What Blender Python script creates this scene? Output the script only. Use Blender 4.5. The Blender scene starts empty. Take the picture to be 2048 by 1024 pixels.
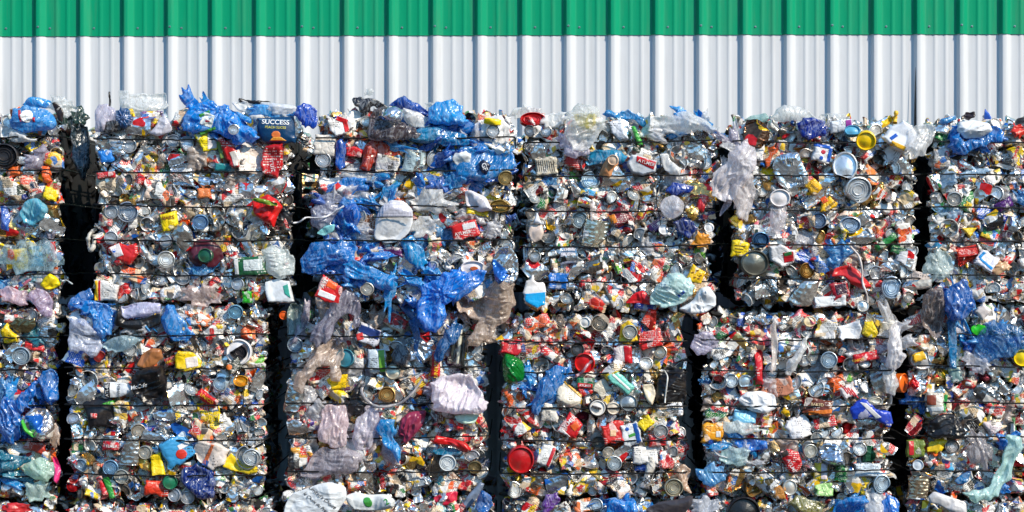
import bpy, math, random
import numpy as np
from mathutils import Vector, Matrix, Euler

SC = bpy.context.scene
COL = SC.collection
PI = math.pi
S = 0.0027            # metres per photo pixel on the plane of the bale faces
CX, CY = 1024, 512
CAMD = 12.0
GROUND_PX = 1398      # photo row where the lowest bales meet the yard
CAMZ = (GROUND_PX - CY) * S

def at(px, py, y=0.0):
    k = S * (CAMD + y) / CAMD
    return ((px - CX) * k, y, CAMZ + (CY - py) * k)

def lin(r, g, b):
    f = lambda v: (v / 12.92 if v <= 0.04045 else ((v + 0.055) / 1.055) ** 2.4)
    return (f(r / 255), f(g / 255), f(b / 255))

# ------------------------------------------------------------------ noise
def _hash(ix, iy, seed):
    h = np.sin(ix * 127.1 + iy * 311.7 + seed * 74.7) * 43758.5453
    return h - np.floor(h)
def vnoise(x, y, seed=0):
    ix = np.floor(x); iy = np.floor(y); fx = x - ix; fy = y - iy
    fx = fx * fx * (3 - 2 * fx); fy = fy * fy * (3 - 2 * fy)
    a = _hash(ix, iy, seed); b = _hash(ix + 1, iy, seed)
    c = _hash(ix, iy + 1, seed); d = _hash(ix + 1, iy + 1, seed)
    return (a * (1 - fx) + b * fx) * (1 - fy) + (c * (1 - fx) + d * fx) * fy
def ridged(x, y, seed=0, octs=3):
    t = 0; amp = 1.0; tot = 0
    for i in range(octs):
        n = 1 - np.abs(2 * vnoise(x, y, seed + i * 13) - 1)
        t = t + amp * n * n; tot += amp
        amp *= 0.55; x = x * 2.03 + 5.2; y = y * 2.03 + 1.3
    return t / tot

# ------------------------------------------------------------------ materials
def nodes_of(name):
    m = bpy.data.materials.new(name); m.use_nodes = True
    nt = m.node_tree; nt.nodes.clear()
    return m, nt, nt.nodes, nt.links
class NB:
    """small helper round a node tree"""
    def __init__(s, name):
        s.m, s.nt, s.N, s.L = nodes_of(name)
        s.out = s.N.new('ShaderNodeOutputMaterial')
    def n(s, kind, **kw):
        nd = s.N.new(kind)
        for k, v in kw.items():
            if hasattr(nd, k) and k not in ('Scale',): setattr(nd, k, v)
            else: s.put(nd.inputs[k], v)
        return nd
    def put(s, sock, v):
        if isinstance(v, bpy.types.NodeSocket): s.L.new(v, sock)
        else: sock.default_value = v
    def math(s, op, a, b=0.0, c=None):
        nd = s.N.new('ShaderNodeMath'); nd.operation = op
        s.put(nd.inputs[0], a); s.put(nd.inputs[1], b)
        if c is not None: s.put(nd.inputs[2], c)
        return nd.outputs[0]
    def mix(s, f, a, b, mode='MIX'):
        nd = s.N.new('ShaderNodeMix'); nd.data_type = 'RGBA'; nd.blend_type = mode
        s.put(nd.inputs[0], f); s.put(nd.inputs[6], a); s.put(nd.inputs[7], b)
        return nd.outputs[2]
    def tint(s, attr):
        if attr:
            nd = s.n('ShaderNodeAttribute', attribute_name='tint'); return nd.outputs['Color'], nd.outputs['Alpha'], None
        nd = s.n('ShaderNodeObjectInfo'); return nd.outputs['Color'], nd.outputs['Alpha'], nd.outputs['Random']
    def uvrand(s, rnd, k=1.0):
        uv = s.n('ShaderNodeUVMap', uv_map='UVMap').outputs[0]
        if rnd is None: return uv
        cb = s.n('ShaderNodeCombineXYZ')
        s.put(cb.inputs[0], s.math('MULTIPLY', rnd, 37.3 * k)); s.put(cb.inputs[1], s.math('MULTIPLY', rnd, 91.7 * k))
        va = s.n('ShaderNodeVectorMath', operation='ADD')
        s.put(va.inputs[0], uv); s.put(va.inputs[1], cb.outputs[0])
        return va.outputs[0]
    def noise(s, vec, scale, detail=2.0, rough=0.5, dist=0.0):
        nd = s.n('ShaderNodeTexNoise')
        if vec is not None: s.put(nd.inputs['Vector'], vec)
        nd.inputs['Scale'].default_value = scale; nd.inputs['Detail'].default_value = detail
        nd.inputs['Roughness'].default_value = rough; nd.inputs['Distortion'].default_value = dist
        return nd.outputs['Fac']
    def ramp(s, fac, stops, interp='LINEAR'):
        nd = s.n('ShaderNodeValToRGB'); cr = nd.color_ramp; cr.interpolation = interp
        while len(cr.elements) < len(stops): cr.elements.new(0.5)
        for e, (p, c) in zip(cr.elements, stops):
            e.position = p; e.color = (*c, 1) if len(c) == 3 else c
        s.put(nd.inputs[0], fac); return nd.outputs[0]
    def bump(s, h, strength, dist=0.01):
        nd = s.n('ShaderNodeBump'); nd.inputs['Strength'].default_value = strength
        nd.inputs['Distance'].default_value = dist; s.put(nd.inputs['Height'], h); return nd.outputs[0]
    def bsdf(s, **kw):
        nd = s.N.new('ShaderNodeBsdfPrincipled')
        for k, v in kw.items(): s.put(nd.inputs[k.replace('_', ' ')], v)
        return nd
    def done(s, sh): s.L.new(sh, s.out.inputs[0]); return s.m

def mat_tin(attr, bare=False):
    b = NB('bare_tin' if bare else 'tin_scrap' if attr else 'tin'); col, al, rnd = b.tint(attr); uv = b.uvrand(rnd)
    geo = b.n('ShaderNodeTexCoord').outputs['Object']
    n1 = b.noise(geo, 60, 3, 0.6); n2 = b.noise(geo, 17, 2)
    stain = b.ramp(b.noise(uv, 3.1, 4, 0.65), [(0.55, (0, 0, 0)), (0.72, (1, 1, 1))])
    vt = b.n('ShaderNodeTexVoronoi', voronoi_dimensions='2D', distance='MANHATTAN'); b.put(vt.inputs['Vector'], uv); vt.inputs['Scale'].default_value = 2.1
    sp = b.n('ShaderNodeSeparateColor'); b.put(sp.inputs[0], vt.outputs['Color'])
    left = b.math('GREATER_THAN', sp.outputs[0], 2.0 if bare else 0.80)          # scraps of lacquer and label still on the metal
    lac = b.ramp(sp.outputs[1], [(0.0, lin(236, 232, 226)), (0.4, lin(206, 34, 36)), (0.58, lin(238, 206, 150)), (0.7, lin(240, 190, 30)), (0.8, lin(30, 96, 180)), (0.9, lin(30, 30, 32))], 'CONSTANT')
    c = b.mix(b.math('MULTIPLY', stain, 0.45), col, (*lin(84, 64, 50), 1))
    c = b.mix(left, c, lac)
    n3 = b.noise(geo, 8, 1)
    vf = b.n('ShaderNodeTexVoronoi'); b.put(vf.inputs['Vector'], geo); vf.inputs['Scale'].default_value = 42.0      # small facets of crushed sheet
    hh = n2 if bare else b.math('MULTIPLY_ADD', vf.outputs['Distance'], 0.8, n2)
    rough = b.math('MULTIPLY_ADD', b.math('MULTIPLY', n1, n3), 0.5, 0.24 if attr else 0.22 if bare else 0.1)
    s = b.bsdf(Base_Color=c, Metallic=b.math('MULTIPLY_ADD', left, -0.6, 0.66 if bare else 0.88), Roughness=rough, Normal=b.bump(hh, 0.4, 0.014))
    return b.done(s.outputs[0])

def mat_print(attr, busy=True):
    """printed paper, board or lacquered tin: blocks of colour, light panels and rows of small print"""
    b = NB(('print' if busy else 'calm_print') + ('_scrap' if attr else '')); col, al, rnd = b.tint(attr); uv = b.uvrand(rnd)
    def vor(scale, k):
        mp = b.n('ShaderNodeMapping'); b.put(mp.inputs[0], uv); mp.inputs[3].default_value = (1, k, 1)
        v = b.n('ShaderNodeTexVoronoi', voronoi_dimensions='2D', distance='CHEBYCHEV'); b.put(v.inputs['Vector'], mp.outputs[0])
        v.inputs['Scale'].default_value = scale
        sp = b.n('ShaderNodeSeparateColor'); b.put(sp.inputs[0], v.outputs['Color']); return sp.outputs
    v1 = vor(2.5, 1.5); v2 = vor(4.4, 0.75)
    hs = b.n('ShaderNodeHueSaturation'); b.put(hs.inputs['Color'], col)
    b.put(hs.inputs['Hue'], b.math('MULTIPLY_ADD', v1[1], 0.5, 0.25)); hs.inputs['Saturation'].default_value = 1.1
    acc = b.ramp(v2[2], [(0.0, lin(214, 32, 36)), (0.34, lin(245, 205, 40)), (0.52, lin(240, 238, 234)), (0.68, lin(30, 110, 190)), (0.8, lin(45, 130, 60)), (0.88, lin(236, 110, 50))], 'CONSTANT')
    step = lambda x, t: b.math('GREATER_THAN', x, t)
    if busy:
        c = b.mix(step(v1[0], 0.58), col, (*lin(240, 238, 234), 1))
        c = b.mix(b.math('MULTIPLY', step(v1[2], 0.8), 0.9), c, (*lin(222, 196, 160), 1))
        c = b.mix(b.math('MULTIPLY', step(v2[0], 0.76), 0.95), c, acc)
        c = b.mix(b.math('MULTIPLY', step(v2[1], 0.9), 0.9), c, (*lin(28, 26, 30), 1))
    else:
        c = b.mix(b.math('MULTIPLY', step(v2[0], 0.9), 0.55), col, (*lin(235, 232, 226), 1))
    lum = b.n('ShaderNodeRGBToBW'); b.put(lum.inputs[0], c)
    sx = b.n('ShaderNodeSeparateXYZ'); b.put(sx.inputs[0], uv)
    rows = step(b.math('FRACT', b.math('MULTIPLY', sx.outputs[1], 13.0)), 0.5)
    mp = b.n('ShaderNodeMapping'); b.put(mp.inputs[0], uv); mp.inputs[3].default_value = (34, 13, 1)
    glyph = step(b.noise(mp.outputs[0], 1.0, 1, 0.5), 0.52)
    where = step(v1[1] if busy else v2[1], 0.5 if busy else 0.72)
    ink = b.mix(step(lum.outputs[0], 0.22), (*lin(236, 232, 224), 1), (*lin(40, 34, 40), 1))
    c = b.mix(b.math('MULTIPLY', b.math('MULTIPLY', rows, glyph), b.math('MULTIPLY', where, 0.85)), c, ink)
    dirt = b.ramp(b.noise(uv, 2.3, 4, 0.7), [(0.5, (0, 0, 0)), (0.75, (1, 1, 1))])
    c = b.mix(b.math('MULTIPLY', dirt, 0.3), c, (*lin(96, 84, 72), 1))
    wr = b.noise(uv, 6.0, 3, 0.6, 0.6)
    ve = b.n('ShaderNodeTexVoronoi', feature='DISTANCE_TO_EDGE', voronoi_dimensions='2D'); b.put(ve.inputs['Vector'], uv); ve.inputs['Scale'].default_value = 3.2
    fold = b.math('LESS_THAN', b.math('ADD', ve.outputs['Distance'], b.math('MULTIPLY', wr, 0.04)), 0.042)      # worn folds, whitened to paint in the highlights on creases
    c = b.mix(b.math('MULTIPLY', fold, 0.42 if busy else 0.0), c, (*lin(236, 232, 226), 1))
    wr = b.math('MULTIPLY_ADD', b.math('MINIMUM', ve.outputs['Distance'], 0.2), 2.0, wr)
    s = b.bsdf(Base_Color=c, Roughness=b.math('MULTIPLY_ADD', b.noise(uv, 5, 2), 0.3, 0.2), Normal=b.bump(wr, 0.5, 0.008))
    s.inputs['Specular IOR Level'].default_value = 0.6
    return b.done(s.outputs[0])

def mat_film(attr=False):
    """thin crinkled plastic: clear in its flat parts, milky along the creases, with hard glints"""
    b = NB('plastic_film' + ('_scrap' if attr else '')); col, al, rnd = b.tint(attr)
    geo = b.n('ShaderNodeTexCoord').outputs['Object']
    mp = b.n('ShaderNodeMapping'); b.put(mp.inputs[0], geo); mp.inputs[3].default_value = (1, 1, 0.5)
    w1 = b.noise(mp.outputs[0], 13, 2, 0.5, 1.2)
    w2 = b.noise(mp.outputs[0], 34, 2, 0.5, 0.8)
    cr1 = b.math('ABSOLUTE', b.math('SUBTRACT', w1, 0.5)); cr2 = b.math('ABSOLUTE', b.math('SUBTRACT', w2, 0.5))
    h = b.math('MULTIPLY_ADD', cr2, 0.55, cr1)
    nor = b.bump(h, 0.55, 0.02)
    crease = b.ramp(b.math('MINIMUM', cr1, b.math('MULTIPLY', cr2, 1.3)), [(0.0, (1, 1, 1)), (0.045, (0, 0, 0))])
    cc = b.mix(b.math('MULTIPLY', crease, 0.3), col, (*lin(235, 240, 246), 1))
    p = b.bsdf(Base_Color=cc, Roughness=0.2, Normal=nor); p.inputs['Specular IOR Level'].default_value = 1.0
    tl = b.n('ShaderNodeBsdfTranslucent'); b.put(tl.inputs[0], cc)
    m1 = b.n('ShaderNodeMixShader'); m1.inputs[0].default_value = 0.38
    b.L.new(p.outputs[0], m1.inputs[1]); b.L.new(tl.outputs[0], m1.inputs[2])
    tr = b.n('ShaderNodeBsdfTransparent'); b.put(tr.inputs[0], b.mix(0.35, (1, 1, 1, 1), col))
    m2 = b.n('ShaderNodeMixShader')
    var = b.math('MULTIPLY_ADD', b.noise(geo, 11, 2, 0.5, 0.8), 1.1, -0.58)
    a = b.math('ADD', b.math('ADD', al, var), b.math('MULTIPLY', crease, 0.35))
    a = b.math('MINIMUM', b.math('MAXIMUM', a, 0.06), 1.0)
    opaque = b.math('GREATER_THAN', al, 0.985)
    b.put(m2.inputs[0], b.math('MAXIMUM', a, opaque))
    b.L.new(tr.outputs[0], m2.inputs[1]); b.L.new(m1.outputs[0], m2.inputs[2])
    return b.done(m2.outputs[0])

def mat_plastic():
    b = NB('moulded_plastic'); col, al, rnd = b.tint(False)
    geo = b.n('ShaderNodeTexCoord').outputs['Object']
    d = b.ramp(b.noise(geo, 22, 4, 0.65), [(0.5, (0, 0, 0)), (0.78, (1, 1, 1))])
    c = b.mix(b.math('MULTIPLY', d, 0.35), col, (*lin(105, 92, 78), 1))
    s = b.bsdf(Base_Color=c, Roughness=0.33, Normal=b.bump(b.noise(geo, 30, 3), 0.35, 0.01))
    return b.done(s.outputs[0])

def mat_pet():
    b = NB('clear_bottle_plastic'); col, al, rnd = b.tint(False)
    geo = b.n('ShaderNodeTexCoord').outputs['Object']
    s = b.bsdf(Base_Color=col, Roughness=0.12, Normal=b.bump(b.noise(geo, 40, 3), 0.7, 0.012))
    s.inputs['Transmission Weight'].default_value = 0.35
    return b.done(s.outputs[0])

def mat_plain(name, rgb, rough=0.6, metal=0.0, noise=0.0):
    b = NB(name)
    geo = b.n('ShaderNodeTexCoord').outputs['Object']
    n = b.noise(geo, 9, 4, 0.6)
    c = b.mix(b.math('MULTIPLY', n, noise), (*rgb, 1), (*[v * 0.35 for v in rgb], 1))
    s = b.bsdf(Base_Color=c, Roughness=rough, Metallic=metal, Normal=b.bump(n, 0.25, 0.01))
    return b.done(s.outputs[0])

def mat_sheet(name, rgb):
    """painted steel cladding: slight chalking, faint streaks that run down the sheet"""
    b = NB(name); geo = b.n('ShaderNodeTexCoord').outputs['Object']
    mp = b.n('ShaderNodeMapping'); b.put(mp.inputs[0], geo); mp.inputs[3].default_value = (7, 7, 0.5)
    st = b.noise(mp.outputs[0], 2.2, 5, 0.65)
    big = b.noise(geo, 0.9, 3)
    f = b.math('MULTIPLY', b.ramp(st, [(0.5, (0, 0, 0)), (0.8, (1, 1, 1))]), 0.22)
    c = b.mix(f, (*rgb, 1), (*lin(118, 112, 100), 1))
    c = b.mix(b.math('MULTIPLY', big, 0.10), c, (*[v * 0.75 for v in rgb], 1))
    s = b.bsdf(Base_Color=c, Roughness=b.math('MULTIPLY_ADD', st, 0.2, 0.3), Normal=b.bump(b.noise(geo, 6, 2), 0.06, 0.02))
    s.inputs['Specular IOR Level'].default_value = 0.25
    return b.done(s.outputs[0])

M = {}
def build_materials():
    M['tin'] = mat_tin(False); M['tin_a'] = mat_tin(True); M['bare'] = mat_tin(False, True)
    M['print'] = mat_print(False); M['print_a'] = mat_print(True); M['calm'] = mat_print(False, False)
    M['film'] = mat_film(); M['film_a'] = mat_film(True); M['plastic'] = mat_plastic(); M['pet'] = mat_pet()
    M['core'] = mat_plain('gap_shade_dark', lin(19, 19, 21), 0.85, 0, 0.6)  # near black colour stands in for shade in the gaps between scraps
    M['wire'] = mat_plain('black_wire', lin(22, 21, 22), 0.45, 0.4, 0.3)
    M['green_sheet'] = mat_sheet('green_cladding_paint', lin(0, 150, 106))
    M['white_sheet'] = mat_sheet('white_cladding_paint', lin(213, 215, 219))
    M['screw'] = mat_plain('zinc_screw', lin(150, 160, 160), 0.35, 0.8, 0.2)

# ------------------------------------------------------------------ raw shapes: (verts Nx3, quads Mx4, uv Nx2, matidx M)
def grid(P, UV, closed=False):
    a, b = P.shape[:2]
    idx = np.arange(a * b).reshape(a, b)
    q = np.stack([idx[:-1, :-1], idx[1:, :-1], idx[1:, 1:], idx[:-1, 1:]], -1).reshape(-1, 4)
    return P.reshape(-1, 3), q, UV.reshape(-1, 2), np.zeros(len(q), int)

def dents(P, rng, n, kmin=1.0, kmax=1.9, q0=0.72, q1=0.94, front=0.0):
    for i in range(n):
        d = rng.normal(size=3); d[1] -= front * abs(rng.normal()); d /= np.linalg.norm(d)
        t = P @ d; c = np.quantile(t, rng.uniform(q0, q1))
        P = P - (rng.uniform(kmin, kmax) * np.maximum(0, t - c))[:, None] * d
    return P

def raw_can(seed, nu=30, nb=16, rib=False, R=0.0375, L=0.105, squash=0.5, nd=6):
    """a squashed tin lying on its side, long axis along X; returns tin and its paper label"""
    rng = np.random.default_rng(seed)
    capp = [(0.02, 0.004), (0.45, 0.004), (0.52, 0.0055), (0.8, 0.0055), (0.86, 0.003), (0.97, 0.003), (1.04, 0.0), (1.05, 0.0015), (1.0, 0.004)]
    prof = [(r, x, 0) for r, x in capp]
    body = [(1.0, 0.004 + (L - 0.008) * (i + 1) / (nb + 1), 1) for i in range(nb)]
    prof += body + [(r, L - x, 0) for r, x in capp[::-1]]
    r = np.array([p[0] for p in prof]) * R; x = np.array([p[1] for p in prof]) - L / 2
    if rib: r = r + np.array([p[2] for p in prof]) * 0.0018 * np.sin(x / L * 2 * PI * 7)
    u = np.linspace(0, 2 * PI, nu + 1)
    P = np.stack([np.broadcast_to(x[None], (nu + 1, len(x))), -np.cos(u)[:, None] * r[None], np.sin(u)[:, None] * r[None]], -1)
    UV = np.stack(np.broadcast_arrays((u / (2 * PI))[:, None] * 2.2, ((x + L / 2) / L)[None]), -1)
    flat = P.reshape(-1, 3).copy()
    flat[:, 2] *= 1.0 + 0.25 * (1 - squash); flat[:, 1] *= squash
    a = rng.uniform(-0.5, 0.5); flat[:, 2] += a * flat[:, 0] ** 2 * 6
    flat = dents(flat, rng, nd, 1.0, 1.8, 0.74, 0.95, 0.5)
    flat += (rng.normal(size=flat.shape) * 0.0006)
    nP = len(x)
    flat = flat.reshape(nu + 1, nP, 3); flat[-1] = flat[0]
    tin = grid(flat, UV)
    i0, i1 = len(capp), nP - len(capp)
    lab = flat[:, i0:i1].copy(); c = lab.mean(axis=0, keepdims=True); d = lab - c
    d /= np.linalg.norm(d, axis=-1, keepdims=True) + 1e-9
    lab = lab + d * 0.0008
    k = int(nu * 0.93)
    label = grid(lab[:k], UV[:k, i0:i1])
    return tin, label

def raw_lid(seed, R=0.0375, depth=0.012, nu=36, nd=2, oval=0.12, opened=False, lo=False, hard=0.0):
    """tin end that faces -Y: bead, groove, stepped rings, and the stub of the wall behind it"""
    rng = np.random.default_rng(seed)
    if opened:
        pr = [(0.02, 0.05), (0.9, 0.05), (0.93, 0.03), (0.93, 0.01), (0.95, 0.0), (1.0, -0.002), (1.05, 0.0), (1.0, 0.004), (1.0, 0.02), (0.98, depth + 0.03)]
    elif lo:
        pr = [(0.02, 0), (0.45, 0.001), (0.6, 0.004), (0.85, 0.005), (0.95, -0.003), (1.04, 0.0), (1.0, depth)]
    else:
        pr = [(0.02, 0.0015), (0.34, 0.0015), (0.39, -0.0012), (0.44, 0.0035), (0.54, 0.003), (0.59, -0.0005), (0.64, 0.0045), (0.73, 0.004),
              (0.78, 0.0005), (0.83, 0.007), (0.90, 0.0085), (0.93, -0.001), (0.97, -0.0035), (1.03, -0.0025), (1.05, 0.0005), (1.0, 0.004), (0.99, depth * 0.5), (0.99, depth)]
    r = np.array([p[0] for p in pr]) * R; y = np.array([p[1] for p in pr]) * (R / 0.0375 if not opened else 1)
    u = np.linspace(0, 2 * PI, nu + 1)
    P = np.stack([np.cos(u)[:, None] * r[None], np.broadcast_to(y[None], (nu + 1, len(y))), np.sin(u)[:, None] * r[None]], -1)
    UV = np.stack([P[..., 0] / R * 0.5 + 0.5, P[..., 2] / R * 0.5 + 0.5], -1)
    f = P.reshape(-1, 3).copy()
    f[:, 2] *= 1 - rng.uniform(0, oval)
    a = rng.uniform(0, PI); t = f[:, 0] * math.cos(a) + f[:, 2] * math.sin(a)
    f[:, 1] += rng.uniform(-2.5, 2.5) * t * t * (0.0375 / R)
    for i in range(nd):                       # side dents
        a = rng.uniform(0, 2 * PI); d = np.array([math.cos(a), rng.uniform(-0.5, 0.25), math.sin(a)]); d /= np.linalg.norm(d)
        t = f @ d; c = np.quantile(t, rng.uniform(0.80 - hard, 0.96 - hard * 0.6))
        f = f - (rng.uniform(0.9, 1.7) * np.maximum(0, t - c))[:, None] * d
    f = f.reshape(nu + 1, len(y), 3); f[-1] = f[0]
    return grid(f, UV)

def polydist(px, pz, poly):
    """inside mask, distance to the outline and nearest outline point"""
    ins = np.zeros(len(px), bool); best = np.full(len(px), 1e9); nx = px.copy(); nz = pz.copy()
    n = len(poly)
    for i in range(n):
        x0, z0 = poly[i]; x1, z1 = poly[(i + 1) % n]
        cond = ((z0 > pz) != (z1 > pz))
        with np.errstate(divide='ignore', invalid='ignore'):
            xi = (x1 - x0) * (pz - z0) / (z1 - z0 + 1e-12) + x0
        ins ^= cond & (px < xi)
        dx, dz = x1 - x0, z1 - z0; L = dx * dx + dz * dz + 1e-12
        t = np.clip(((px - x0) * dx + (pz - z0) * dz) / L, 0, 1)
        qx = x0 + t * dx; qz = z0 + t * dz; d = np.hypot(px - qx, pz - qz)
        m = d < best; best[m] = d[m]; nx[m] = qx[m]; nz[m] = qz[m]
    return ins, best, nx, nz

def raw_blob(poly, seed, res=0.005, bulge=0.02, edge=None, thick=0.006, tents=0, tent_a=0.3, wrinkle=0.0, wfreq=28.0,
             axis=None, pinch=None, back=0.4, skew=0.0, uvs=None):
    """closed, crumpled body behind an outline in the XZ plane; the front looks to -Y.  Returns raw shape and a front-height lookup"""
    rng = np.random.default_rng(seed)
    poly = np.asarray(poly, float)
    x0, z0 = poly.min(0); x1, z1 = poly.max(0); ext = max(x1 - x0, z1 - z0)
    gx = np.arange(x0 - res, x1 + 2 * res, res); gz = np.arange(z0 - res, z1 + 2 * res, res)
    X, Z = np.meshgrid(gx, gz, indexing='ij'); px = X.ravel().copy(); pz = Z.ravel().copy()
    ins, d, nx, nz = polydist(px, pz, poly)
    snap = (~ins) & (d < 0.75 * res)
    near = ins & (d < 0.25 * res)
    mv = snap | near; px[mv] = nx[mv]; pz[mv] = nz[mv]; d = np.where(ins & ~near, d, 0.0)
    ok = ins | snap
    edge = edge or min(x1 - x0, z1 - z0) * 0.45
    t = np.clip(d / edge, 0, 1); h = np.sqrt(1 - (1 - t) ** 2)
    y = -bulge * h
    for i in range(tents):
        a = rng.uniform(0, PI); q = px * math.cos(a) + pz * math.sin(a)
        c = rng.uniform(np.quantile(q[ok], 0.1), np.quantile(q[ok], 0.9))
        s = rng.choice([-1, 1]) * rng.uniform(0.35, 1) * tent_a
        f = s * np.abs(q - c); y = y + (f - f[ok].mean()) * (0.25 + 0.75 * np.clip(d / (0.3 * edge), 0, 1))
    if wrinkle:
        if pinch is not None:
            dx = px - pinch[0]; dz = pz - pinch[1]; rr = np.hypot(dx, dz); th = np.arctan2(dz, dx)
            wx = th * wfreq * 0.09 + vnoise(px * 14, pz * 14, seed) * 0.5; wz = rr * wfreq * 0.3
        else:
            a = axis if axis is not None else rng.uniform(0, PI)
            wx = (-px * math.sin(a) + pz * math.cos(a)) * wfreq; wz = (px * math.cos(a) + pz * math.sin(a)) * wfreq * 0.33
            wx = wx + 1.3 * vnoise(px * 17, pz * 17, seed + 5); wz = wz + 1.3 * vnoise(px * 17, pz * 17, seed + 9)
        y = y - wrinkle * (ridged(wx, wz, seed, 2) - 0.45) * (0.35 + 0.65 * np.clip(d / (0.35 * edge), 0, 1))
    if skew: y = y + skew * (pz - pz[ok].mean())
    yb = np.maximum(y + 0.0015, thick + back * bulge * h)
    na, nb = X.shape
    okg = ok.reshape(na, nb); insg = ins.reshape(na, nb)
    cell = okg[:-1, :-1] & okg[1:, :-1] & okg[1:, 1:] & okg[:-1, 1:]
    cnt = insg[:-1, :-1].astype(int) + insg[1:, :-1] + insg[1:, 1:] + insg[:-1, 1:]
    cell &= cnt >= 1
    idx = np.arange(na * nb).reshape(na, nb)
    q = np.stack([idx[:-1, :-1], idx[1:, :-1], idx[1:, 1:], idx[:-1, 1:]], -1)[cell]
    used = np.unique(q); rem = -np.ones(na * nb, int); rem[used] = np.arange(len(used)); n = len(used)
    fq = rem[q]
    e = np.concatenate([fq[:, [0, 1]], fq[:, [1, 2]], fq[:, [2, 3]], fq[:, [3, 0]]])
    key = np.sort(e, 1); _, inv, c = np.unique(key, axis=0, return_inverse=True, return_counts=True)
    be = e[c[inv.ravel()] == 1]
    side = np.stack([be[:, 1], be[:, 0], be[:, 0] + n, be[:, 1] + n], -1)
    V = np.concatenate([np.stack([px, y, pz], -1)[used], np.stack([px, yb, pz], -1)[used]])
    Q = np.concatenate([fq, fq[:, ::-1] + n, side])
    k = uvs or 1.0 / max(ext, 1e-4)
    UV = np.stack([(V[:, 0] - x0) * k, (V[:, 2] - z0) * k], -1)
    yg = np.where(ok, y, np.nan)
    def H(qx, qz):
        i = np.clip(np.round((np.asarray(qx) - gx[0]) / res).astype(int), 0, na - 1)
        j = np.clip(np.round((np.asarray(qz) - gz[0]) / res).astype(int), 0, nb - 1)
        v = yg.reshape(na, nb)[i, j]; return np.where(np.isnan(v), 0.0, v)
    return (V, Q, UV, np.zeros(len(Q), int)), H

def outline(w, h, rot, seed, kind='ellipse', rough=0.12, n=26):
    rng = np.random.default_rng(seed)
    if kind == 'ellipse':
        a = np.linspace(0, 2 * PI, n, endpoint=False); r = 1 + rough * rng.normal(size=n)
        p = np.stack([np.cos(a) * r * w / 2, np.sin(a) * r * h / 2], -1)
    else:
        c = [(-w / 2, -h / 2), (w / 2, -h / 2), (w / 2, h / 2), (-w / 2, h / 2)]; p = []
        for i in range(4):
            a = np.array(c[i]); b = np.array(c[(i + 1) % 4])
            for t in (0.03, 0.27, 0.5, 0.73, 0.97):
                p.append(a + (b - a) * t + rng.normal(size=2) * rough * 0.3 * min(w, h))
        p = np.array(p)
    c, s = math.cos(rot), math.sin(rot)
    return p @ np.array([[c, s], [-s, c]])

# ------------------------------------------------------------------ raw -> Blender
def mesh_of(name, raw, mats, sharp=34, tints=None):
    V, Q, UV, MI = raw
    me = bpy.data.meshes.new(name)
    me.vertices.add(len(V)); me.vertices.foreach_set('co', np.ascontiguousarray(V, np.float32).ravel())
    nq = len(Q)
    me.loops.add(nq * 4); me.loops.foreach_set('vertex_index', np.ascontiguousarray(Q, np.int32).ravel())
    me.polygons.add(nq); me.polygons.foreach_set('loop_start', np.arange(0, nq * 4, 4, dtype=np.int32))
    me.polygons.foreach_set('material_index', np.ascontiguousarray(MI, np.int32))
    me.polygons.foreach_set('use_smooth', np.ones(nq, bool))
    uvl = me.uv_layers.new(name='UVMap'); uvl.data.foreach_set('uv', np.ascontiguousarray(UV[Q.ravel()], np.float32).ravel())
    if tints is not None:
        at_ = me.attributes.new('tint', 'FLOAT_COLOR', 'POINT'); at_.data.foreach_set('color', np.ascontiguousarray(tints, np.float32).ravel())
    me.update(calc_edges=True)
    if sharp: me.set_sharp_from_angle(angle=math.radians(sharp))
    for m in mats: me.materials.append(m)
    return me

def join(raws):
    V, Q, U, MI = [], [], [], []; o = 0
    for v, q, u, m in raws:
        V.append(v); Q.append(q + o); U.append(u); MI.append(m); o += len(v)
    return np.concatenate(V), np.concatenate(Q), np.concatenate(U), np.concatenate(MI)

def put(name, me, parent=None, loc=(0, 0, 0), rot=(0, 0, 0), scale=(1, 1, 1), col=None):
    o = bpy.data.objects.new(name, me); COL.objects.link(o)
    o.location = loc; o.rotation_euler = rot; o.scale = scale
    if parent is not None: o.parent = parent
    if col is not None: o.color = (*col, 1.0) if len(col) == 3 else col
    return o
def tag(o, label, cat=None, group=None, kind=None):
    if label: o['label'] = label
    if cat: o['category'] = cat
    if group: o['group'] = group
    if kind: o['kind'] = kind
    return o
def raw_box(x0, x1, y0, y1, z0, z1, n=1):
    v = np.array([(x, y, z) for x in (x0, x1) for y in (y0, y1) for z in (z0, z1)], float)
    q = np.array([(0, 1, 3, 2), (4, 6, 7, 5), (0, 4, 5, 1), (2, 3, 7, 6), (0, 2, 6, 4), (1, 5, 7, 3)])
    return v, q, np.zeros((8, 2)), np.zeros(6, int)
def raw_tube(pts, r, nu=6):
    P = np.asarray(pts, float); n = len(P)
    T = np.gradient(P, axis=0); T /= np.linalg.norm(T, axis=1, keepdims=True) + 1e-9
    up = np.array([0.03, -1, 0.05]); A = np.cross(T, up); A /= np.linalg.norm(A, axis=1, keepdims=True) + 1e-9
    B = np.cross(T, A); u = np.linspace(0, 2 * PI, nu + 1)
    rr = np.broadcast_to(np.asarray(r, float), (n,))
    G = P[None] + (np.cos(u)[:, None, None] * A[None] + np.sin(u)[:, None, None] * B[None]) * rr[None, :, None]
    UV = np.stack(np.broadcast_arrays((u / 6.28)[:, None], np.linspace(0, 1, n)[None]), -1)
    return grid(G, UV)
_txt = {}
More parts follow.
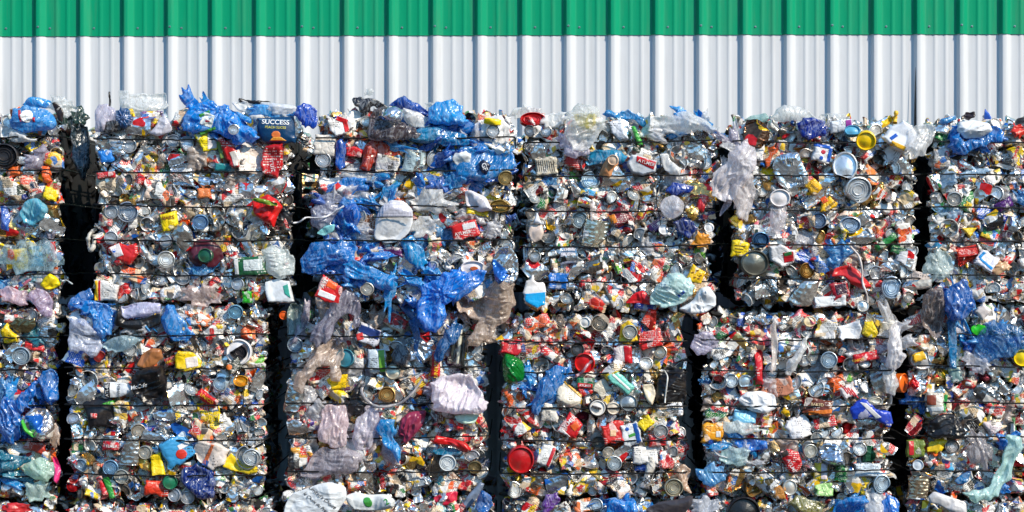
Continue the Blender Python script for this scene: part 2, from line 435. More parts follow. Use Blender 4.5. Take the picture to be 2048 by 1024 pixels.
def text_raw(body, size, shear=0.0, sx=1.0):
    cu = bpy.data.curves.new('lettering', 'FONT'); cu.body = body; cu.size = size
    cu.align_x = 'CENTER'; cu.align_y = 'CENTER'; cu.shear = shear; cu.offset = size * 0.012
    o = bpy.data.objects.new('lettering', cu); COL.objects.link(o)
    dg = bpy.context.evaluated_depsgraph_get(); me = bpy.data.meshes.new_from_object(o.evaluated_get(dg))
    bpy.data.objects.remove(o); bpy.data.curves.remove(cu)
    for v in me.vertices: v.co.x *= sx
    return me
build_materials()
rng0 = np.random.default_rng(7)

# ------------------------------------------------------------------ light, sky, camera
w = bpy.data.worlds.new('World'); SC.world = w; w.use_nodes = True
nt = w.node_tree; bg = nt.nodes['Background']
sky = nt.nodes.new('ShaderNodeTexSky'); sky.sky_type = 'NISHITA'; sky.sun_disc = False
SUN_AZ, SUN_EL = math.radians(47), math.radians(36)     # azimuth: to the side of the line from camera to bales
sky.sun_elevation = SUN_EL; sky.sun_rotation = PI - SUN_AZ
sky.air_density = 1.4; sky.dust_density = 0.6; sky.ozone_density = 1.6
hz = nt.nodes.new('ShaderNodeMix'); hz.data_type = 'RGBA'; hz.blend_type = 'MULTIPLY'; hz.inputs[0].default_value = 1.0
nt.links.new(sky.outputs[0], hz.inputs[6]); hz.inputs[7].default_value = (0.64, 1.02, 1.28, 1)
nt.links.new(hz.outputs[2], bg.inputs[0]); bg.inputs[1].default_value = 0.14
sl = bpy.data.lights.new('sun', 'SUN'); sl.energy = 4.3; sl.angle = math.radians(0.55); sl.color = (1.0, 0.87, 0.69)
so = bpy.data.objects.new('sun', sl); COL.objects.link(so)
sd = Vector((math.sin(SUN_AZ) * math.cos(SUN_EL), -math.cos(SUN_AZ) * math.cos(SUN_EL), math.sin(SUN_EL)))
so.rotation_euler = sd.to_track_quat('Z', 'Y').to_euler()
cam = bpy.data.cameras.new('camera'); co = bpy.data.objects.new('camera', cam); COL.objects.link(co)
co.location = (0, -CAMD, CAMZ); co.rotation_euler = (PI / 2, 0, 0)
cam.sensor_width = 36; cam.lens = 36 * CAMD / (2048 * S); cam.clip_end = 3000; cam.clip_start = 0.1
SC.camera = co
SC.view_settings.view_transform = 'Standard'; SC.view_settings.look = 'None'; SC.view_settings.exposure = 0.2; SC.view_settings.gamma = 1
SC.render.engine = 'CYCLES'
cy = SC.cycles
cy.max_bounces = 6; cy.diffuse_bounces = 3; cy.glossy_bounces = 3; cy.transmission_bounces = 4; cy.transparent_max_bounces = 10
cy.use_denoising = True
try: cy.denoising_input_passes = 'RGB_ALBEDO_NORMAL'
except Exception: pass
cy.caustics_reflective = False; cy.caustics_refractive = False

# ------------------------------------------------------------------ yard
def yard():
    b = NB('yard_asphalt'); geo = b.n('ShaderNodeTexCoord').outputs['Object']
    n = b.noise(geo, 0.7, 6, 0.65); f = b.noise(geo, 35, 3)
    c = b.ramp(n, [(0.3, lin(58, 54, 50)), (0.7, lin(84, 78, 72))])
    s = b.bsdf(Base_Color=b.mix(0.3, c, f, 'MULTIPLY'), Roughness=0.85, Normal=b.bump(f, 0.3, 0.01)); m = b.done(s.outputs[0])
    v = np.array([(x, y, 0) for x in (-900, -12, -3, 3, 12, 900) for y in (-900, -20, -6, 0, 6, 900)], float)
    idx = np.arange(36).reshape(6, 6); q = np.stack([idx[:-1, :-1], idx[1:, :-1], idx[1:, 1:], idx[:-1, 1:]], -1).reshape(-1, 4)
    o = put('ground', mesh_of('ground', (v, q, v[:, :2], np.zeros(len(q), int)), [m], 0)); o['kind'] = 'structure'
yard()
def added_dark_hills():  # unseen dark hills added behind the camera to darken reflections in the metal
    m = mat_plain('added_hill_dark', lin(58, 66, 46), 0.9, 0, 0.7)
    a = np.linspace(-PI * 1.02, 0.02 * PI, 90); t = np.linspace(0, 1, 12)
    r = 90 + 60 * t[None] + 0 * a[:, None]
    z = 26 * np.sin(np.minimum(t, 1) * PI / 2)[None] * (0.55 + 0.6 * vnoise(a * 3.1, a * 0, 3))[:, None] + 2.5 * vnoise(a[:, None] * 22, t[None] * 6, 8) * t[None]
    P = np.stack([np.cos(a)[:, None] * r, np.sin(a)[:, None] * r, z - 0.3], -1)
    o = put('added_dark_hills', mesh_of('added_dark_hills', grid(P, P[..., :2]), [m], 0)); o['kind'] = 'structure'
added_dark_hills()

# ------------------------------------------------------------------ clad wall behind the bales
WY = 3.4
EDGES = [-102, -13, 75, 163, 250.5, 338, 426, 514, 602, 690, 779, 867, 956, 1045, 1133.5, 1222, 1310.5, 1398, 1485.5, 1573, 1660, 1747, 1833, 1918.5, 2004, 2090, 2176]
def wall():
    kx = S * (CAMD + WY) / CAMD
    xs = [(e - CX) * kx for e in EDGES]
    pre = [xs[0] - 0.306 * i for i in range(14, 0, -1)]; post = [xs[-1] + 0.306 * i for i in range(1, 15)]
    xs = pre + xs + post
    D = 0.033
    prof = []
    for i, x in enumerate(xs[:-1]):
        p = xs[i + 1] - x
        f = p / 88.0
        for dx, d in ((-7, 0), (-6.2, D * 0.06), (-5, D * 0.25), (-2.2, D * 0.8), (-1, D * 0.96), (0.4, D), (5, D), (7, D * 0.96), (9, D * 0.84), (16, D * 0.16), (18, D * 0.03), (20.5, 0), (33, 0), (34.5, 0.001), (36.5, 0.0046), (39.5, 0.0046), (42.5, 0.001), (44.5, 0), (55, 0), (56.5, 0.001), (58.5, 0.0046), (61.5, 0.0046), (64.5, 0.001), (66.5, 0), (78, 0)):
            prof.append((x + dx * f, -d))
    prof = np.array(prof)
    def sheet(z0, z1, off, slope=0.0, flip=False):
        n = len(prof); zs = [z0, z1]
        V = []
        for (x, y) in prof:
            dz = 0
            V.append((x, WY + y - off, z0 + slope * x)); V.append((x, WY + y - off, z1 + (0 if flip else slope * x)))
        V = np.array(V); i = np.arange(n - 1)
        q = np.stack([2 * i, 2 * i + 2, 2 * i + 3, 2 * i + 1], -1)
        return V, q, V[:, [0, 2]], np.zeros(len(q), int)
    zb = at(0, 70.5, WY)[2]; sl_ = 0.0022
    root = bpy.data.objects.new('clad_wall', None); COL.objects.link(root); root.location = (0, WY, 0)
    tag(root, 'ribbed metal wall, green above and white below, behind the bales', 'wall')
    def part(name, raw, mat, sharp=75):
        v = raw[0].copy(); v[:, 1] -= WY
        return put(name, mesh_of(name, (v, *raw[1:]), [mat], sharp), root)
    white = sheet(0.05, zb + 0.25, 0.0); green = sheet(zb, 7.2, 0.004, sl_, True)
    part('white_cladding', white, M['white_sheet']); part('green_cladding', green, M['green_sheet'])
    # folded lower hem of the green sheets
    n = len(prof); V = []
    for x, y in prof:
        z = zb + sl_ * x
        V += [(x, WY + y - 0.0045, z - 0.001), (x, WY + y - 0.0072, z - 0.001), (x, WY + y - 0.0072, z + 0.006), (x, WY + y - 0.0045, z + 0.006)]
    V = np.array(V); i = np.arange(n - 1)[:, None] * 4
    q = np.concatenate([np.concatenate([i + a, i + 4 + a, i + 4 + b_, i + b_], 1) for a, b_ in ((0, 1), (1, 2), (2, 3))])
    part('hem', (V, q, V[:, [0, 2]], np.zeros(len(q), int)), M['green_sheet'])
    part('backing', raw_box(-10, 10.4, WY + 0.05, WY + 0.2, 0, 7.2), M['core'])
    # screws: one at the foot of each rib, a second on the crest where two sheets lap
    pr = [(0.001, -0.006), (0.0035, -0.006), (0.004, -0.004), (0.004, -0.0015), (0.0075, -0.001), (0.008, 0.0)]
    u = np.linspace(0, 2 * PI, 13)
    P = np.stack([np.cos(u)[:, None] * np.array([p[0] for p in pr]), np.broadcast_to(np.array([p[1] for p in pr]), (13, 6)), np.sin(u)[:, None] * np.array([p[0] for p in pr])], -1)
    sm = mesh_of('screw', grid(P, P[..., [0, 2]]), [M['screw']])
    zs = at(0, 54, WY)[2]
    for i, e in enumerate(EDGES):
        if e < -20 or e > 2060: continue
        x = (e - CX) * kx
        put('screw', sm, root, (x + 25 * kx, -0.0045, zs + sl_ * x - 0.003))
        if i % 3 == 2: put('screw', sm, root, (x + 3 * kx, -D - 0.0045, zs + sl_ * x + 0.004))
    # a seam that has sprung open low on one rib
    x = (1829.5 - CX) * kx
    z0, z1 = at(0, 262, WY)[2], at(0, 135, WY)[2]
    zz = np.linspace(z0, z1, 14); t = np.linspace(0, 1, 14)
    wd = 0.012 * (1 - t) ** 0.7 + 0.001
    V = np.concatenate([np.stack([x - wd, WY - 0.034 - 0.004 * (1 - t), zz], -1), np.stack([x + wd * 0.2, WY - 0.035 - 0.012 * (1 - t), zz], -1)])
    i = np.arange(13); q = np.stack([i, i + 14, i + 15, i + 1], -1)
    part('sprung_seam', (V, q, V[:, [0, 2]], np.zeros(13, int)), M['core'])
wall()

# ------------------------------------------------------------------ stock of squashed things
PAL = dict(red=lin(196, 26, 32), dred=lin(140, 22, 32), orange=lin(232, 98, 30), yellow=lin(244, 208, 20), green=lin(28, 124, 60), lime=lin(112, 186, 60),
           blue=lin(22, 86, 190), navy=lin(26, 38, 110), cyan=lin(66, 164, 216), purple=lin(92, 34, 110), white=lin(232, 232, 234), cream=lin(238, 214, 198),
           black=lin(26, 25, 28), pink=lin(232, 120, 140), brown=lin(118, 68, 38), maroon=lin(92, 22, 40), teal=lin(30, 130, 140))
PN = list(PAL); PW = np.array([25, 7, 10, 8, 4, 2.5, 5, 2.5, 3, 1.2, 34, 8, 5, 3, 4, 3, 1]); PW = PW / PW.sum()
TIN = [lin(238, 238, 236), lin(228, 230, 232), lin(244, 242, 238), lin(216, 212, 208), lin(230, 232, 234), lin(180, 172, 164), lin(206, 168, 104), lin(128, 120, 112)]
TW = np.array([22, 17, 17, 13, 12, 8, 6, 8.0]); TW /= TW.sum()
tinc = lambda r: TIN[r.choice(len(TIN), p=TW)]
BIAS = {'T0': dict(orange=2.5, navy=2, pink=2), 'T1': dict(red=1.3, white=1.3), 'T2': dict(blue=2.5, cyan=2.5, white=1.6), 'T3': dict(cream=1.8, brown=1.8, dred=1.5), 'T4': dict(orange=1.4, cream=1.6, white=1.3), 'T5': dict(white=1.5, cyan=2.5, navy=1.5),
        'B0': dict(brown=2, cyan=2, cream=1.4), 'B1': dict(yellow=1.8, red=1.4, orange=1.4), 'B2': dict(black=2.5, purple=3, maroon=2), 'B3': dict(red=1.9, green=1.6, orange=1.4, yellow=1.3), 'B4': dict(white=1.7, cyan=2, red=1.1), 'B5': dict(black=2, dred=1.5, green=1.5)}
BW = {}
for k_ in list(BIAS) + ['']:
    q_ = np.array([w_ * BIAS.get(k_, {}).get(n_, 1.0) for n_, w_ in zip(PN, PW)]); BW[k_] = q_ / q_.sum()
NOW = ['']
palc = lambda r: PAL[PN[r.choice(len(PN), p=BW[NOW[0]])]]

CANS, LABELS = [], []
for i in range(16):
    t_, l_ = raw_can(100 + i, rib=(i % 3 == 2), squash=0.42 + 0.02 * (i % 7), nd=7 + i % 4, L=0.100 + 0.012 * (i % 3))
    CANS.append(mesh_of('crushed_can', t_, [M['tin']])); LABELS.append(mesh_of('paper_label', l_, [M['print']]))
LIDS = [mesh_of('can_lid', raw_lid(200 + i, depth=0.03 + 0.01 * (i % 3), nd=[1, 2, 3, 2, 4][i % 5], hard=0.12, oval=0.25), [M['bare']]) for i in range(10)]
OPENS = [mesh_of('open_can', raw_lid(230 + i, opened=True, nd=2, oval=0.35), [M['bare']]) for i in range(4)]
CARTONS, FOILS, FILMS = [], [], []
for i in range(14):
    h = 0.05 + 0.012 * (i % 5)
    r_, _ = raw_blob(outline(0.088, h, 0, 300 + i, 'rect', 0.22), 300 + i, 0.0052, 0.008, 0.012, 0.012, tents=5, tent_a=0.34, wrinkle=0.003, wfreq=40)
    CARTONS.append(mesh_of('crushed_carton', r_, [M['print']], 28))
for i in range(14):
    r_, _ = raw_blob(outline(0.085, 0.062, 0, 340 + i, 'ellipse', 0.2, 11), 340 + i, 0.005, 0.012, 0.03, 0.01, tents=7, tent_a=0.6, wrinkle=0.006, wfreq=36)
    FOILS.append(mesh_of('metal_scrap', r_, [M['tin']], 24))
for i in range(10):
    r_, _ = raw_blob(outline(0.13, 0.085, 0, 380 + i, 'ellipse', 0.26, 22), 380 + i, 0.0045, 0.016, 0.05, 0.008, tents=3, tent_a=0.4, wrinkle=0.022, wfreq=46)
    FILMS.append(mesh_of('film_scrap', r_, [M['film']], 0))
# coarser copies for the packed mass
Q_CAN = [raw_can(500 + i, 14, 6, squash=0.45, nd=5) for i in range(10)]
Q_LID = [raw_lid(520 + i, nu=16, depth=0.03, nd=2, lo=True) for i in range(6)]
Q_CAR = [raw_blob(outline(0.088, 0.06, 0, 540 + i, 'rect', 0.25), 540 + i, 0.013, 0.008, 0.012, 0.012, tents=4, tent_a=0.5)[0] for i in range(8)]
Q_FOI = [raw_blob(outline(0.09, 0.06, 0, 560 + i, 'ellipse', 0.25, 10), 560 + i, 0.012, 0.012, 0.03, 0.01, tents=6, tent_a=0.8)[0] for i in range(8)]

# ------------------------------------------------------------------ bales
BALES = [
 # key, x0, x1, top, bottom, set back, film share, tin share, label
 ('T0', -275, 130, 240, 606, 0.10, 0.14, 0.8, 'leftmost upper bale of crushed waste, with a blue bag slumped on top'),
 ('T1', 189, 591, 246, 606, 0.00, 0.05, 1.15, 'upper bale of crushed cans holding the dark blue fruit can, beside the widest gap'),
 ('T2', 631, 1033, 243, 606, 0.00, 0.16, 0.75, 'upper bale streaked with blue plastic film around a big white tub'),
 ('T3', 1047, 1432, 250, 622, 0.02, 0.06, 1.15, 'upper bale with a translucent yellow bag bulging on its top edge'),
 ('T4', 1461, 1840, 252, 614, 0.00, 0.06, 1.0, 'upper bale with a yellow lid and two large pale can ends on its face'),
 ('T5', 1851, 2256, 252, 604, 0.02, 0.06, 1.1, 'rightmost upper bale, small silver cans under a white pillow of film'),
 ('B0', -285, 124, 618, 1002, 0.08, 0.14, 0.85, 'leftmost lower bale, blue film and a foil pack ringed in green'),
 ('B1', 131, 537, 614, 1000, 0.00, 0.04, 1.0, 'lower bale with a crumpled black coffee bag on its face'),
 ('B2', 570, 982, 616, 992, 0.10, 0.14, 0.8, 'shaded lower bale hung with grey and lilac plastic bags'),
 ('B3', 998, 1376, 630, 994, 0.02, 0.03, 1.0, 'lower bale with two red lids and a bulging green bottle'),
 ('B4', 1398, 1789, 626, 990, 0.00, 0.06, 1.1, 'lower bale with a white film streamer down one edge and a white cloth'),
 ('B5', 1809, 2216, 612, 990, 0.04, 0.06, 1.05, 'rightmost lower bale with a pale teal plastic sheet hanging across it'),
 ('C0', -285, 124, 1014, 1398, 0.02, 0.12, 0.9, 'bottom bale under the blue film bale, only its ragged top edge in view'),
 ('C1', 131, 552, 1010, 1398, 0.0, 0.08, 0.95, 'bottom bale under the bale with the black coffee bag'),
 ('C2', 566, 992, 1004, 1398, 0.02, 0.12, 0.8, 'bottom bale under the grey bags, carrying a white sheet with handwriting'),
 ('C3', 1000, 1386, 1004, 1398, 0.02, 0.14, 0.8, 'bottom bale with purple and blue plastic, under the two red lids'),
 ('C4', 1398, 1792, 1002, 1398, 0.02, 0.14, 0.8, 'bottom bale with a round black lid and khaki film along its top edge'),
 ('C5', 1810, 2216, 1004, 1398, 0.02, 0.08, 0.95, 'bottom bale with a white duct sheet along its top edge'),
]
BL = {}
for b in BALES:
    k = S * (CAMD + b[5]) / CAMD
    x0, _, z1 = at(b[1] + 3, b[3], b[5]); x1, _, z0 = at(b[2] - 4, b[4], b[5])
    BL[b[0]] = dict(x0=x0, x1=x1, z0=z0, z1=z1, y=b[5], film=b[6], tin=b[7], px=(b[1], b[2], b[3], b[4]))
    r = bpy.data.objects.new('waste_bale', None); COL.objects.link(r); r.location = ((x0 + x1) / 2, b[5], z0)
    tag(r, b[8], 'bale', 'bales of crushed waste stacked by the wall'); BL[b[0]]['root'] = r
DEPTH = 1.45
for i, (a, b_) in enumerate(((-100, 330), (340, 790), (800, 1225), (1232, 1655), (1662, 2090))):
    x0, _, z1 = at(a, 262, 1.62); x1, _, z0 = at(b_, 600, 1.62); z1 = at(0, 262, 0)[2]; z0 = at(0, 606, 0)[2]
    BL['R%d' % i] = dict(x0=x0, x1=x1, z0=z0, z1=z1, y=1.62, film=0.05, tin=1.0, px=(-9000, -9000, -9000, -9000))
    r = bpy.data.objects.new('waste_bale', None); COL.objects.link(r); r.location = ((x0 + x1) / 2, 1.62, z0); BL['R%d' % i]['root'] = r
    tag(r, 'second row bale, a dark sliver in the ' + ['widest gap', 'gap beside the dark blue fruit can', 'gap beside the blue streaked bale', 'gap behind the long film veil', 'narrow gap by the white carton'][i], 'bale', 'bales of crushed waste stacked by the wall')
def bale_at(px, py):
    best, bd = None, 1e9
    for k, b in BL.items():
        x0, x1, t, bo = b['px']
        d = max(x0 - px, px - x1, 0) + max(t - py, py - bo, 0)
        if d < bd: best, bd = k, d
    return best
WIRES = {'T': (0.09, 0.27, 0.46, 0.65, 0.84), 'B': (0.14, 0.31, 0.50, 0.68, 0.86), 'C': (0.12, 0.3, 0.48, 0.66, 0.84)}

# items placed one by one; each leaves an outline that the loose filling keeps clear of
MASKS = []          # (bale y, polygon in metres at that plane)
# ------------------------------------------------------------------ things placed one by one
_seed = [5000]
def nseed(): _seed[0] += 1; return _seed[0]
def ptsm(P, cx, cy):
    """photo-pixel outline -> metres about its own centre"""
    return np.array([((x - cx) * S, (cy - y) * S) for x, y in P])
def mask_of(poly, cx, cy, pad=0.0):
    X, _, Z = at(cx, cy, 0.0)
    p = np.asarray(poly) + np.array([X, Z]); MASKS.append(((p[:, 0].min(), p[:, 0].max(), p[:, 1].min(), p[:, 1].max()), p))
def home(name, me, cx, cy, y, col, label, cat, group=None, rot=(0, 0, 0), scale=(1, 1, 1)):
    """labelled: a thing of its own; unlabelled: a part of the bale it is pressed into"""
    k = bale_at(cx, cy); b = BL[k]; yy = b['y'] + y
    p = Vector(at(cx, cy, yy))
    if label: return tag(put(name, me, None, p, rot, scale, col), label, cat, group)
    return put(name, me, b['root'], p - b['root'].location, rot, scale, col)
def rough_poly(P, seed, amt=0.05, n=3):
    rng = np.random.default_rng(seed); P = np.asarray(P, float); ext = np.ptp(P, axis=0).mean(); out = []
    for i in range(len(P)):
        a = P[i]; b = P[(i + 1) % len(P)]
        for j in range(n):
            t = j / n; out.append(a + (b - a) * t + rng.normal(size=2) * amt * ext * (0.3 if j == 0 else 0.6) * 0.3)
    return np.array(out)
def chaikin(P, n=1):
    for _ in range(n):
        Q = np.roll(P, -1, 0); P = np.stack([P * 0.75 + Q * 0.25, P * 0.25 + Q * 0.75], 1).reshape(-1, 2)
    return P
def dims(P):
    if isinstance(P, tuple):
        cx, cy, w_, h_ = P[:4]; rot = math.radians(P[4]) if len(P) > 4 else 0
        return cx, cy, w_ * S, h_ * S, rot
    a = np.asarray(P, float); return (a[:, 0].min() + a[:, 0].max()) / 2, (a[:, 1].min() + a[:, 1].max()) / 2, np.ptp(a[:, 0]) * S, np.ptp(a[:, 1]) * S, 0
def film(name, P, col, alpha=0.85, label=None, cat='film', y=-0.05, bulge=None, wr=None, wf=46, axis=None, pinch=None, mask=True, rough=0.16, mat='film', tents=5, thick=0.008, res=0.0045, group=None):
    sd = nseed(); cx, cy, w_, h_, rot = dims(P)
    if isinstance(P, tuple): poly = outline(w_, h_, rot, sd, 'ellipse', rough, 26)
    else:
        poly = chaikin(rough_poly(ptsm(P, cx, cy), sd, 0.19, 3)) if mat == 'film' else chaikin(rough_poly(ptsm(P, cx, cy), sd, 0.05, 2), 1)
    mn = min(w_, h_)
    if bulge is None: bulge = min(0.024, 0.12 * mn)
    elif mat == 'film': bulge *= 0.42
    elif mat == 'plastic': bulge *= 0.62
    if wr is None: wr = min(0.018, 0.06 * mn + 0.005)
    wr = min(wr, 0.026)
    pc = None if pinch is None else ((pinch[0] - cx) * S, (cy - pinch[1]) * S)
    raw, H = raw_blob(poly, sd, res, bulge, mn * 0.5, thick, tents, 0.3, wr, wf, None if axis is None else math.radians(axis), pc)
    if mask: mask_of(poly, cx, cy)
    if mat == 'film':
        if col[2] > col[0] + 60 and col[2] > col[1] + 40: col = (col[0] * 0.95, min(235, col[1] * (1.3 if col[1] < 130 else 1.0) + 8), min(246, col[2] * 1.06 + 4))
        elif min(col) > 90: col = tuple(min(246, v * 1.12 + 6) for v in col)
        if alpha < 0.9: alpha *= 0.75
        elif min(col) > 60 or col[2] > 150: alpha = min(alpha, 0.9)
    o = home(name, mesh_of(name, raw, [M[mat]], 0 if mat == 'film' else 35), cx, cy, y, (*lin(*col), alpha), label, cat, group)
    return o, H, (cx, cy)
def carton(P, col, label=None, cat='carton', name='crushed_carton', mat='calm', y=-0.035, bulge=0.012, tents=4, ta=0.22, wr=0.002, thick=0.02, corner=0.16, edge=0.014, group=None):
    sd = nseed(); cx, cy, w_, h_, rot = dims(P)
    if isinstance(P, tuple): poly = outline(w_, h_, rot, sd, 'rect', corner)
    else: poly = rough_poly(ptsm(P, cx, cy), sd, 0.12)
    raw, H = raw_blob(poly, sd, 0.005, bulge, edge, thick, tents, ta, wr, 40)
    mask_of(poly, cx, cy)
    o = home(name, mesh_of(name, raw, [M[mat]], 28), cx, cy, y, (*lin(*col), 1), label, cat, group)
    return o, H, (cx, cy)
def deco(par, P, col, name='printed_panel', mat='plastic', lift=0.0015):
    """a printed or differently coloured piece that follows the front of its parent"""
    o, H, (cx, cy) = par; sd = nseed(); dx, dy, w_, h_, rot = dims(P)
    if isinstance(P, tuple): poly = outline(w_, h_, rot, sd, 'rect' if len(P) < 6 else 'ellipse', 0.03)
    else: poly = ptsm(P, dx, dy)
    raw, _ = raw_blob(poly, sd, 0.0035, 0.0, 0.01, 0.0012)
    V = raw[0]; n = len(V) // 2
    off = np.array([(dx - cx) * S, (cy - dy) * S])
    yy = H(V[:, 0] + off[0], V[:, 2] + off[1]); V = V.copy(); V[:, 0] += off[0]; V[:, 2] += off[1]
    V[:n, 1] = yy[:n] - lift; V[n:, 1] = yy[n:] + 0.0005
    me = mesh_of(name, (V, *raw[1:]), [M[mat]], 0)
    return put(name, me, o, col=(*lin(*col), 1))
def write(par, body, cx_, cy_, size, col, rot=0, sx=1.0, shear=0.0, lift=0.003):
    o, H, (cx, cy) = par; me = text_raw(body, size * S, shear, sx); c, s = math.cos(math.radians(rot)), math.sin(math.radians(rot))
    ox, oz = (cx_ - cx) * S, (cy - cy_) * S
    co_ = np.array([v.co[:] for v in me.vertices]); x = co_[:, 0] * c - co_[:, 1] * s + ox; z = co_[:, 0] * s + co_[:, 1] * c + oz
    yv = H(x, z) - lift
    me.vertices.foreach_set('co', np.stack([x, yv, z], -1).astype(np.float32).ravel()); me.update()
    me.materials.clear(); me.materials.append(M['plastic']); me.name = 'lettering'
    return put('lettering', me, o, col=(*lin(*col), 1))
def lid(cx, cy, r, col=(214, 218, 224), label=None, cat='lid', name=None, mat='bare', sq=1.0, rot=0, y=-0.05, nd=1, tilt=None, lo=False, group=None, depth=0.03):
    if name is None: name = 'tin_lid' if label else 'can_lid'  # labelled lids and can ends: things of their own, not bale parts
    if label and name == 'plastic_lid': name = 'plastic_disc'  # plastic lids share this name with a plain disc
    if label and name == 'bottle_cap': name = 'round_cap'  # caps of bottles
    sd = nseed(); rng = np.random.default_rng(sd)
    raw = raw_lid(sd, r * S / 1.05, depth, nd=nd, oval=0.06, lo=lo)
    t = rng.normal(size=2) * 0.13 if tilt is None else tilt
    a = np.linspace(0, 2 * PI, 16, endpoint=False); mask_of(np.stack([np.cos(a) * r * S, np.sin(a) * r * S * sq], -1), cx, cy)
    o = home(name, mesh_of(name, raw, [M[mat]], 34), cx, cy, y, lin(*col), label, cat, group, (t[0], math.radians(rot), t[1]), (1, 1, sq))
    R = r * S
    H = lambda qx, qz: np.zeros(len(np.asarray(qx))) - 0.001
    return o, H, (cx, cy)
def tin(cx, cy, L, W, rot, col=(214, 218, 224), paper=None, label=None, cat='can', rib=False, y=-0.03, mat='calm', group=None, nd=5):
    sd = nseed(); t, l = raw_can(sd, 34, 20, rib=rib, R=W * S / 2.15, L=L * S, squash=0.5, nd=nd)
    a = outline(L * S, W * S, math.radians(rot), sd, 'rect', 0.0); mask_of(a, cx, cy)
    o = home('crushed_can', mesh_of('crushed_can', t, [M['tin']], 30), cx, cy, y, lin(*col), label, cat, group, (0, -math.radians(rot), 0))
    if paper: put('paper_label', mesh_of('paper_label', l, [M[mat]], 30), o, col=lin(*paper))
    H = lambda qx, qz: np.full(len(np.asarray(qx)), -W * S * 0.25 - 0.004)
    return o, H, (cx, cy)
def strap(pts, r, col, label, name='plastic_strap', cat='strap', y=-0.06, mat='plastic', wav=0.01):
    cx, cy = pts[0]; k = bale_at(*pts[len(pts) // 2]); yy = BL[k]['y'] + y
    rng = np.random.default_rng(nseed()); c = Vector(at(cx, cy, yy)); P = []
    pts = np.array(pts, float); m = (len(pts) - 1) * 6 + 1; t = np.linspace(0, len(pts) - 1, m)
    X = np.interp(t, range(len(pts)), pts[:, 0]); Y = np.interp(t, range(len(pts)), pts[:, 1])
    for q in range(3):
        X[1:-1] = (X[:-2] + X[1:-1] * 2 + X[2:]) / 4; Y[1:-1] = (Y[:-2] + Y[1:-1] * 2 + Y[2:]) / 4
    for i, (a, b) in enumerate(zip(X, Y)):
        p = Vector(at(a, b, yy)) - c; p.y += wav * math.sin(i * 0.5); P.append(tuple(p))
    raw = raw_tube(P, r * (0.7 + 0.5 * rng.random(m)), 7)
    return tag(put(name, mesh_of(name, raw, [M[mat]], 0), None, c, col=lin(*col)), label, cat)

BLUE = (18, 112, 226); CYAN = (50, 168, 240); DBLUE = (16, 48, 156); LILAC = (196, 190, 206); CLEAR = (226, 226, 230); BEIGE = (206, 188, 174); GREY = (120, 116, 126)
WHITE = (236, 236, 238); RED = (206, 24, 32); YEL = (248, 214, 16); TINC = (214, 218, 224)

# ---- along the top of the upper bales
o = film('plastic_bag', [(17, 250), (25, 222), (45, 210), (72, 214), (96, 222), (116, 246), (106, 259), (60, 264), (28, 262)], (70, 160, 220), 0.97, 'light blue plastic bag with a white round print, slumped on the leftmost bale', 'bag', y=-0.08, bulge=0.07)
deco(o, (55, 233, 26, 26, 0, 1), (235, 238, 240), 'round_print'); deco(o, (42, 232, 5, 24, 10), (170, 40, 60), 'printed_stripe'); deco(o, (70, 240, 5, 10, 0), (200, 30, 50), 'printed_stripe')
film('plastic_bag', [(42, 209), (62, 191), (86, 197), (106, 206), (96, 217), (68, 219)], CYAN, 0.95, 'crumpled cyan bag end sticking up behind the light blue bag', 'bag', y=0.05)
film('rag', [(103, 205), (114, 204), (127, 222), (124, 246), (116, 240), (110, 222)], (34, 24, 26), 1, 'dark brown rag strip beside the light blue slumped bag', 'rag', y=-0.02, mat='plastic')
film('plastic_film', [(0, 246), (22, 253), (48, 266), (66, 277), (92, 270), (70, 284), (30, 286), (0, 276)], (222, 222, 226), 0.95, 'dirty white film folded under the light blue slumped bag', 'film', y=-0.05)
film('plastic_film', (125, 212, 56, 36, -25), CLEAR, 0.55, None, y=0.0, mask=False)
film('plastic_bag', [(187, 262), (190, 222), (197, 208), (216, 207), (230, 216), (234, 236), (222, 250), (204, 266)], LILAC, 0.8, 'puffed grey lilac bag standing at the edge above the widest gap', 'bag', y=-0.05, bulge=0.06, axis=80)
film('plastic_bag', [(198, 252), (214, 242), (240, 240), (262, 246), (250, 258), (222, 266), (200, 268)], (52, 46, 48), 0.97, 'dark grey bag lying under the blue netting', 'bag', y=-0.07, axis=10)
o = film('net_bag', [(230, 222), (240, 214), (256, 216), (263, 234), (262, 252), (248, 258), (234, 246)], (26, 58, 130), 1, 'navy blue net bag with pale threads beside the grey lilac bag', 'bag', y=-0.08, bulge=0.05)
for a in (20, 70, 120, 160): deco(o, (247, 236, 34, 1.6, a), (150, 170, 215), 'thread', lift=0.003)
film('plastic_film', [(240, 232), (237, 184), (246, 178), (256, 188), (300, 186), (330, 185), (337, 212), (322, 220), (300, 230), (262, 238)], (226, 228, 226), 0.72, 'stiff clear film standing upright on the bale against the wall', 'film', y=0.10, bulge=0.02, wr=0.012, mask=False)
strap([(219, 212), (220, 199), (219, 184)], 0.006, (40, 36, 36), 'thin dark stick standing up beside the clear film', 'stick', 'stick', y=0.05)
tin(304, 234, 44, 26, 8, (190, 170, 200), (150, 90, 150), mat='print', y=-0.02)
film('plastic_film', [(298, 268), (318, 236), (330, 228), (340, 248), (346, 262), (320, 272)], (200, 198, 208), 0.9, y=-0.06)
carton([(343, 250), (350, 226), (372, 214), (384, 222), (376, 240), (352, 254)], (214, 40, 40), 'red and white can label curling beside the big blue bag', 'label', 'can_label', 'print', y=-0.05, bulge=0.025)
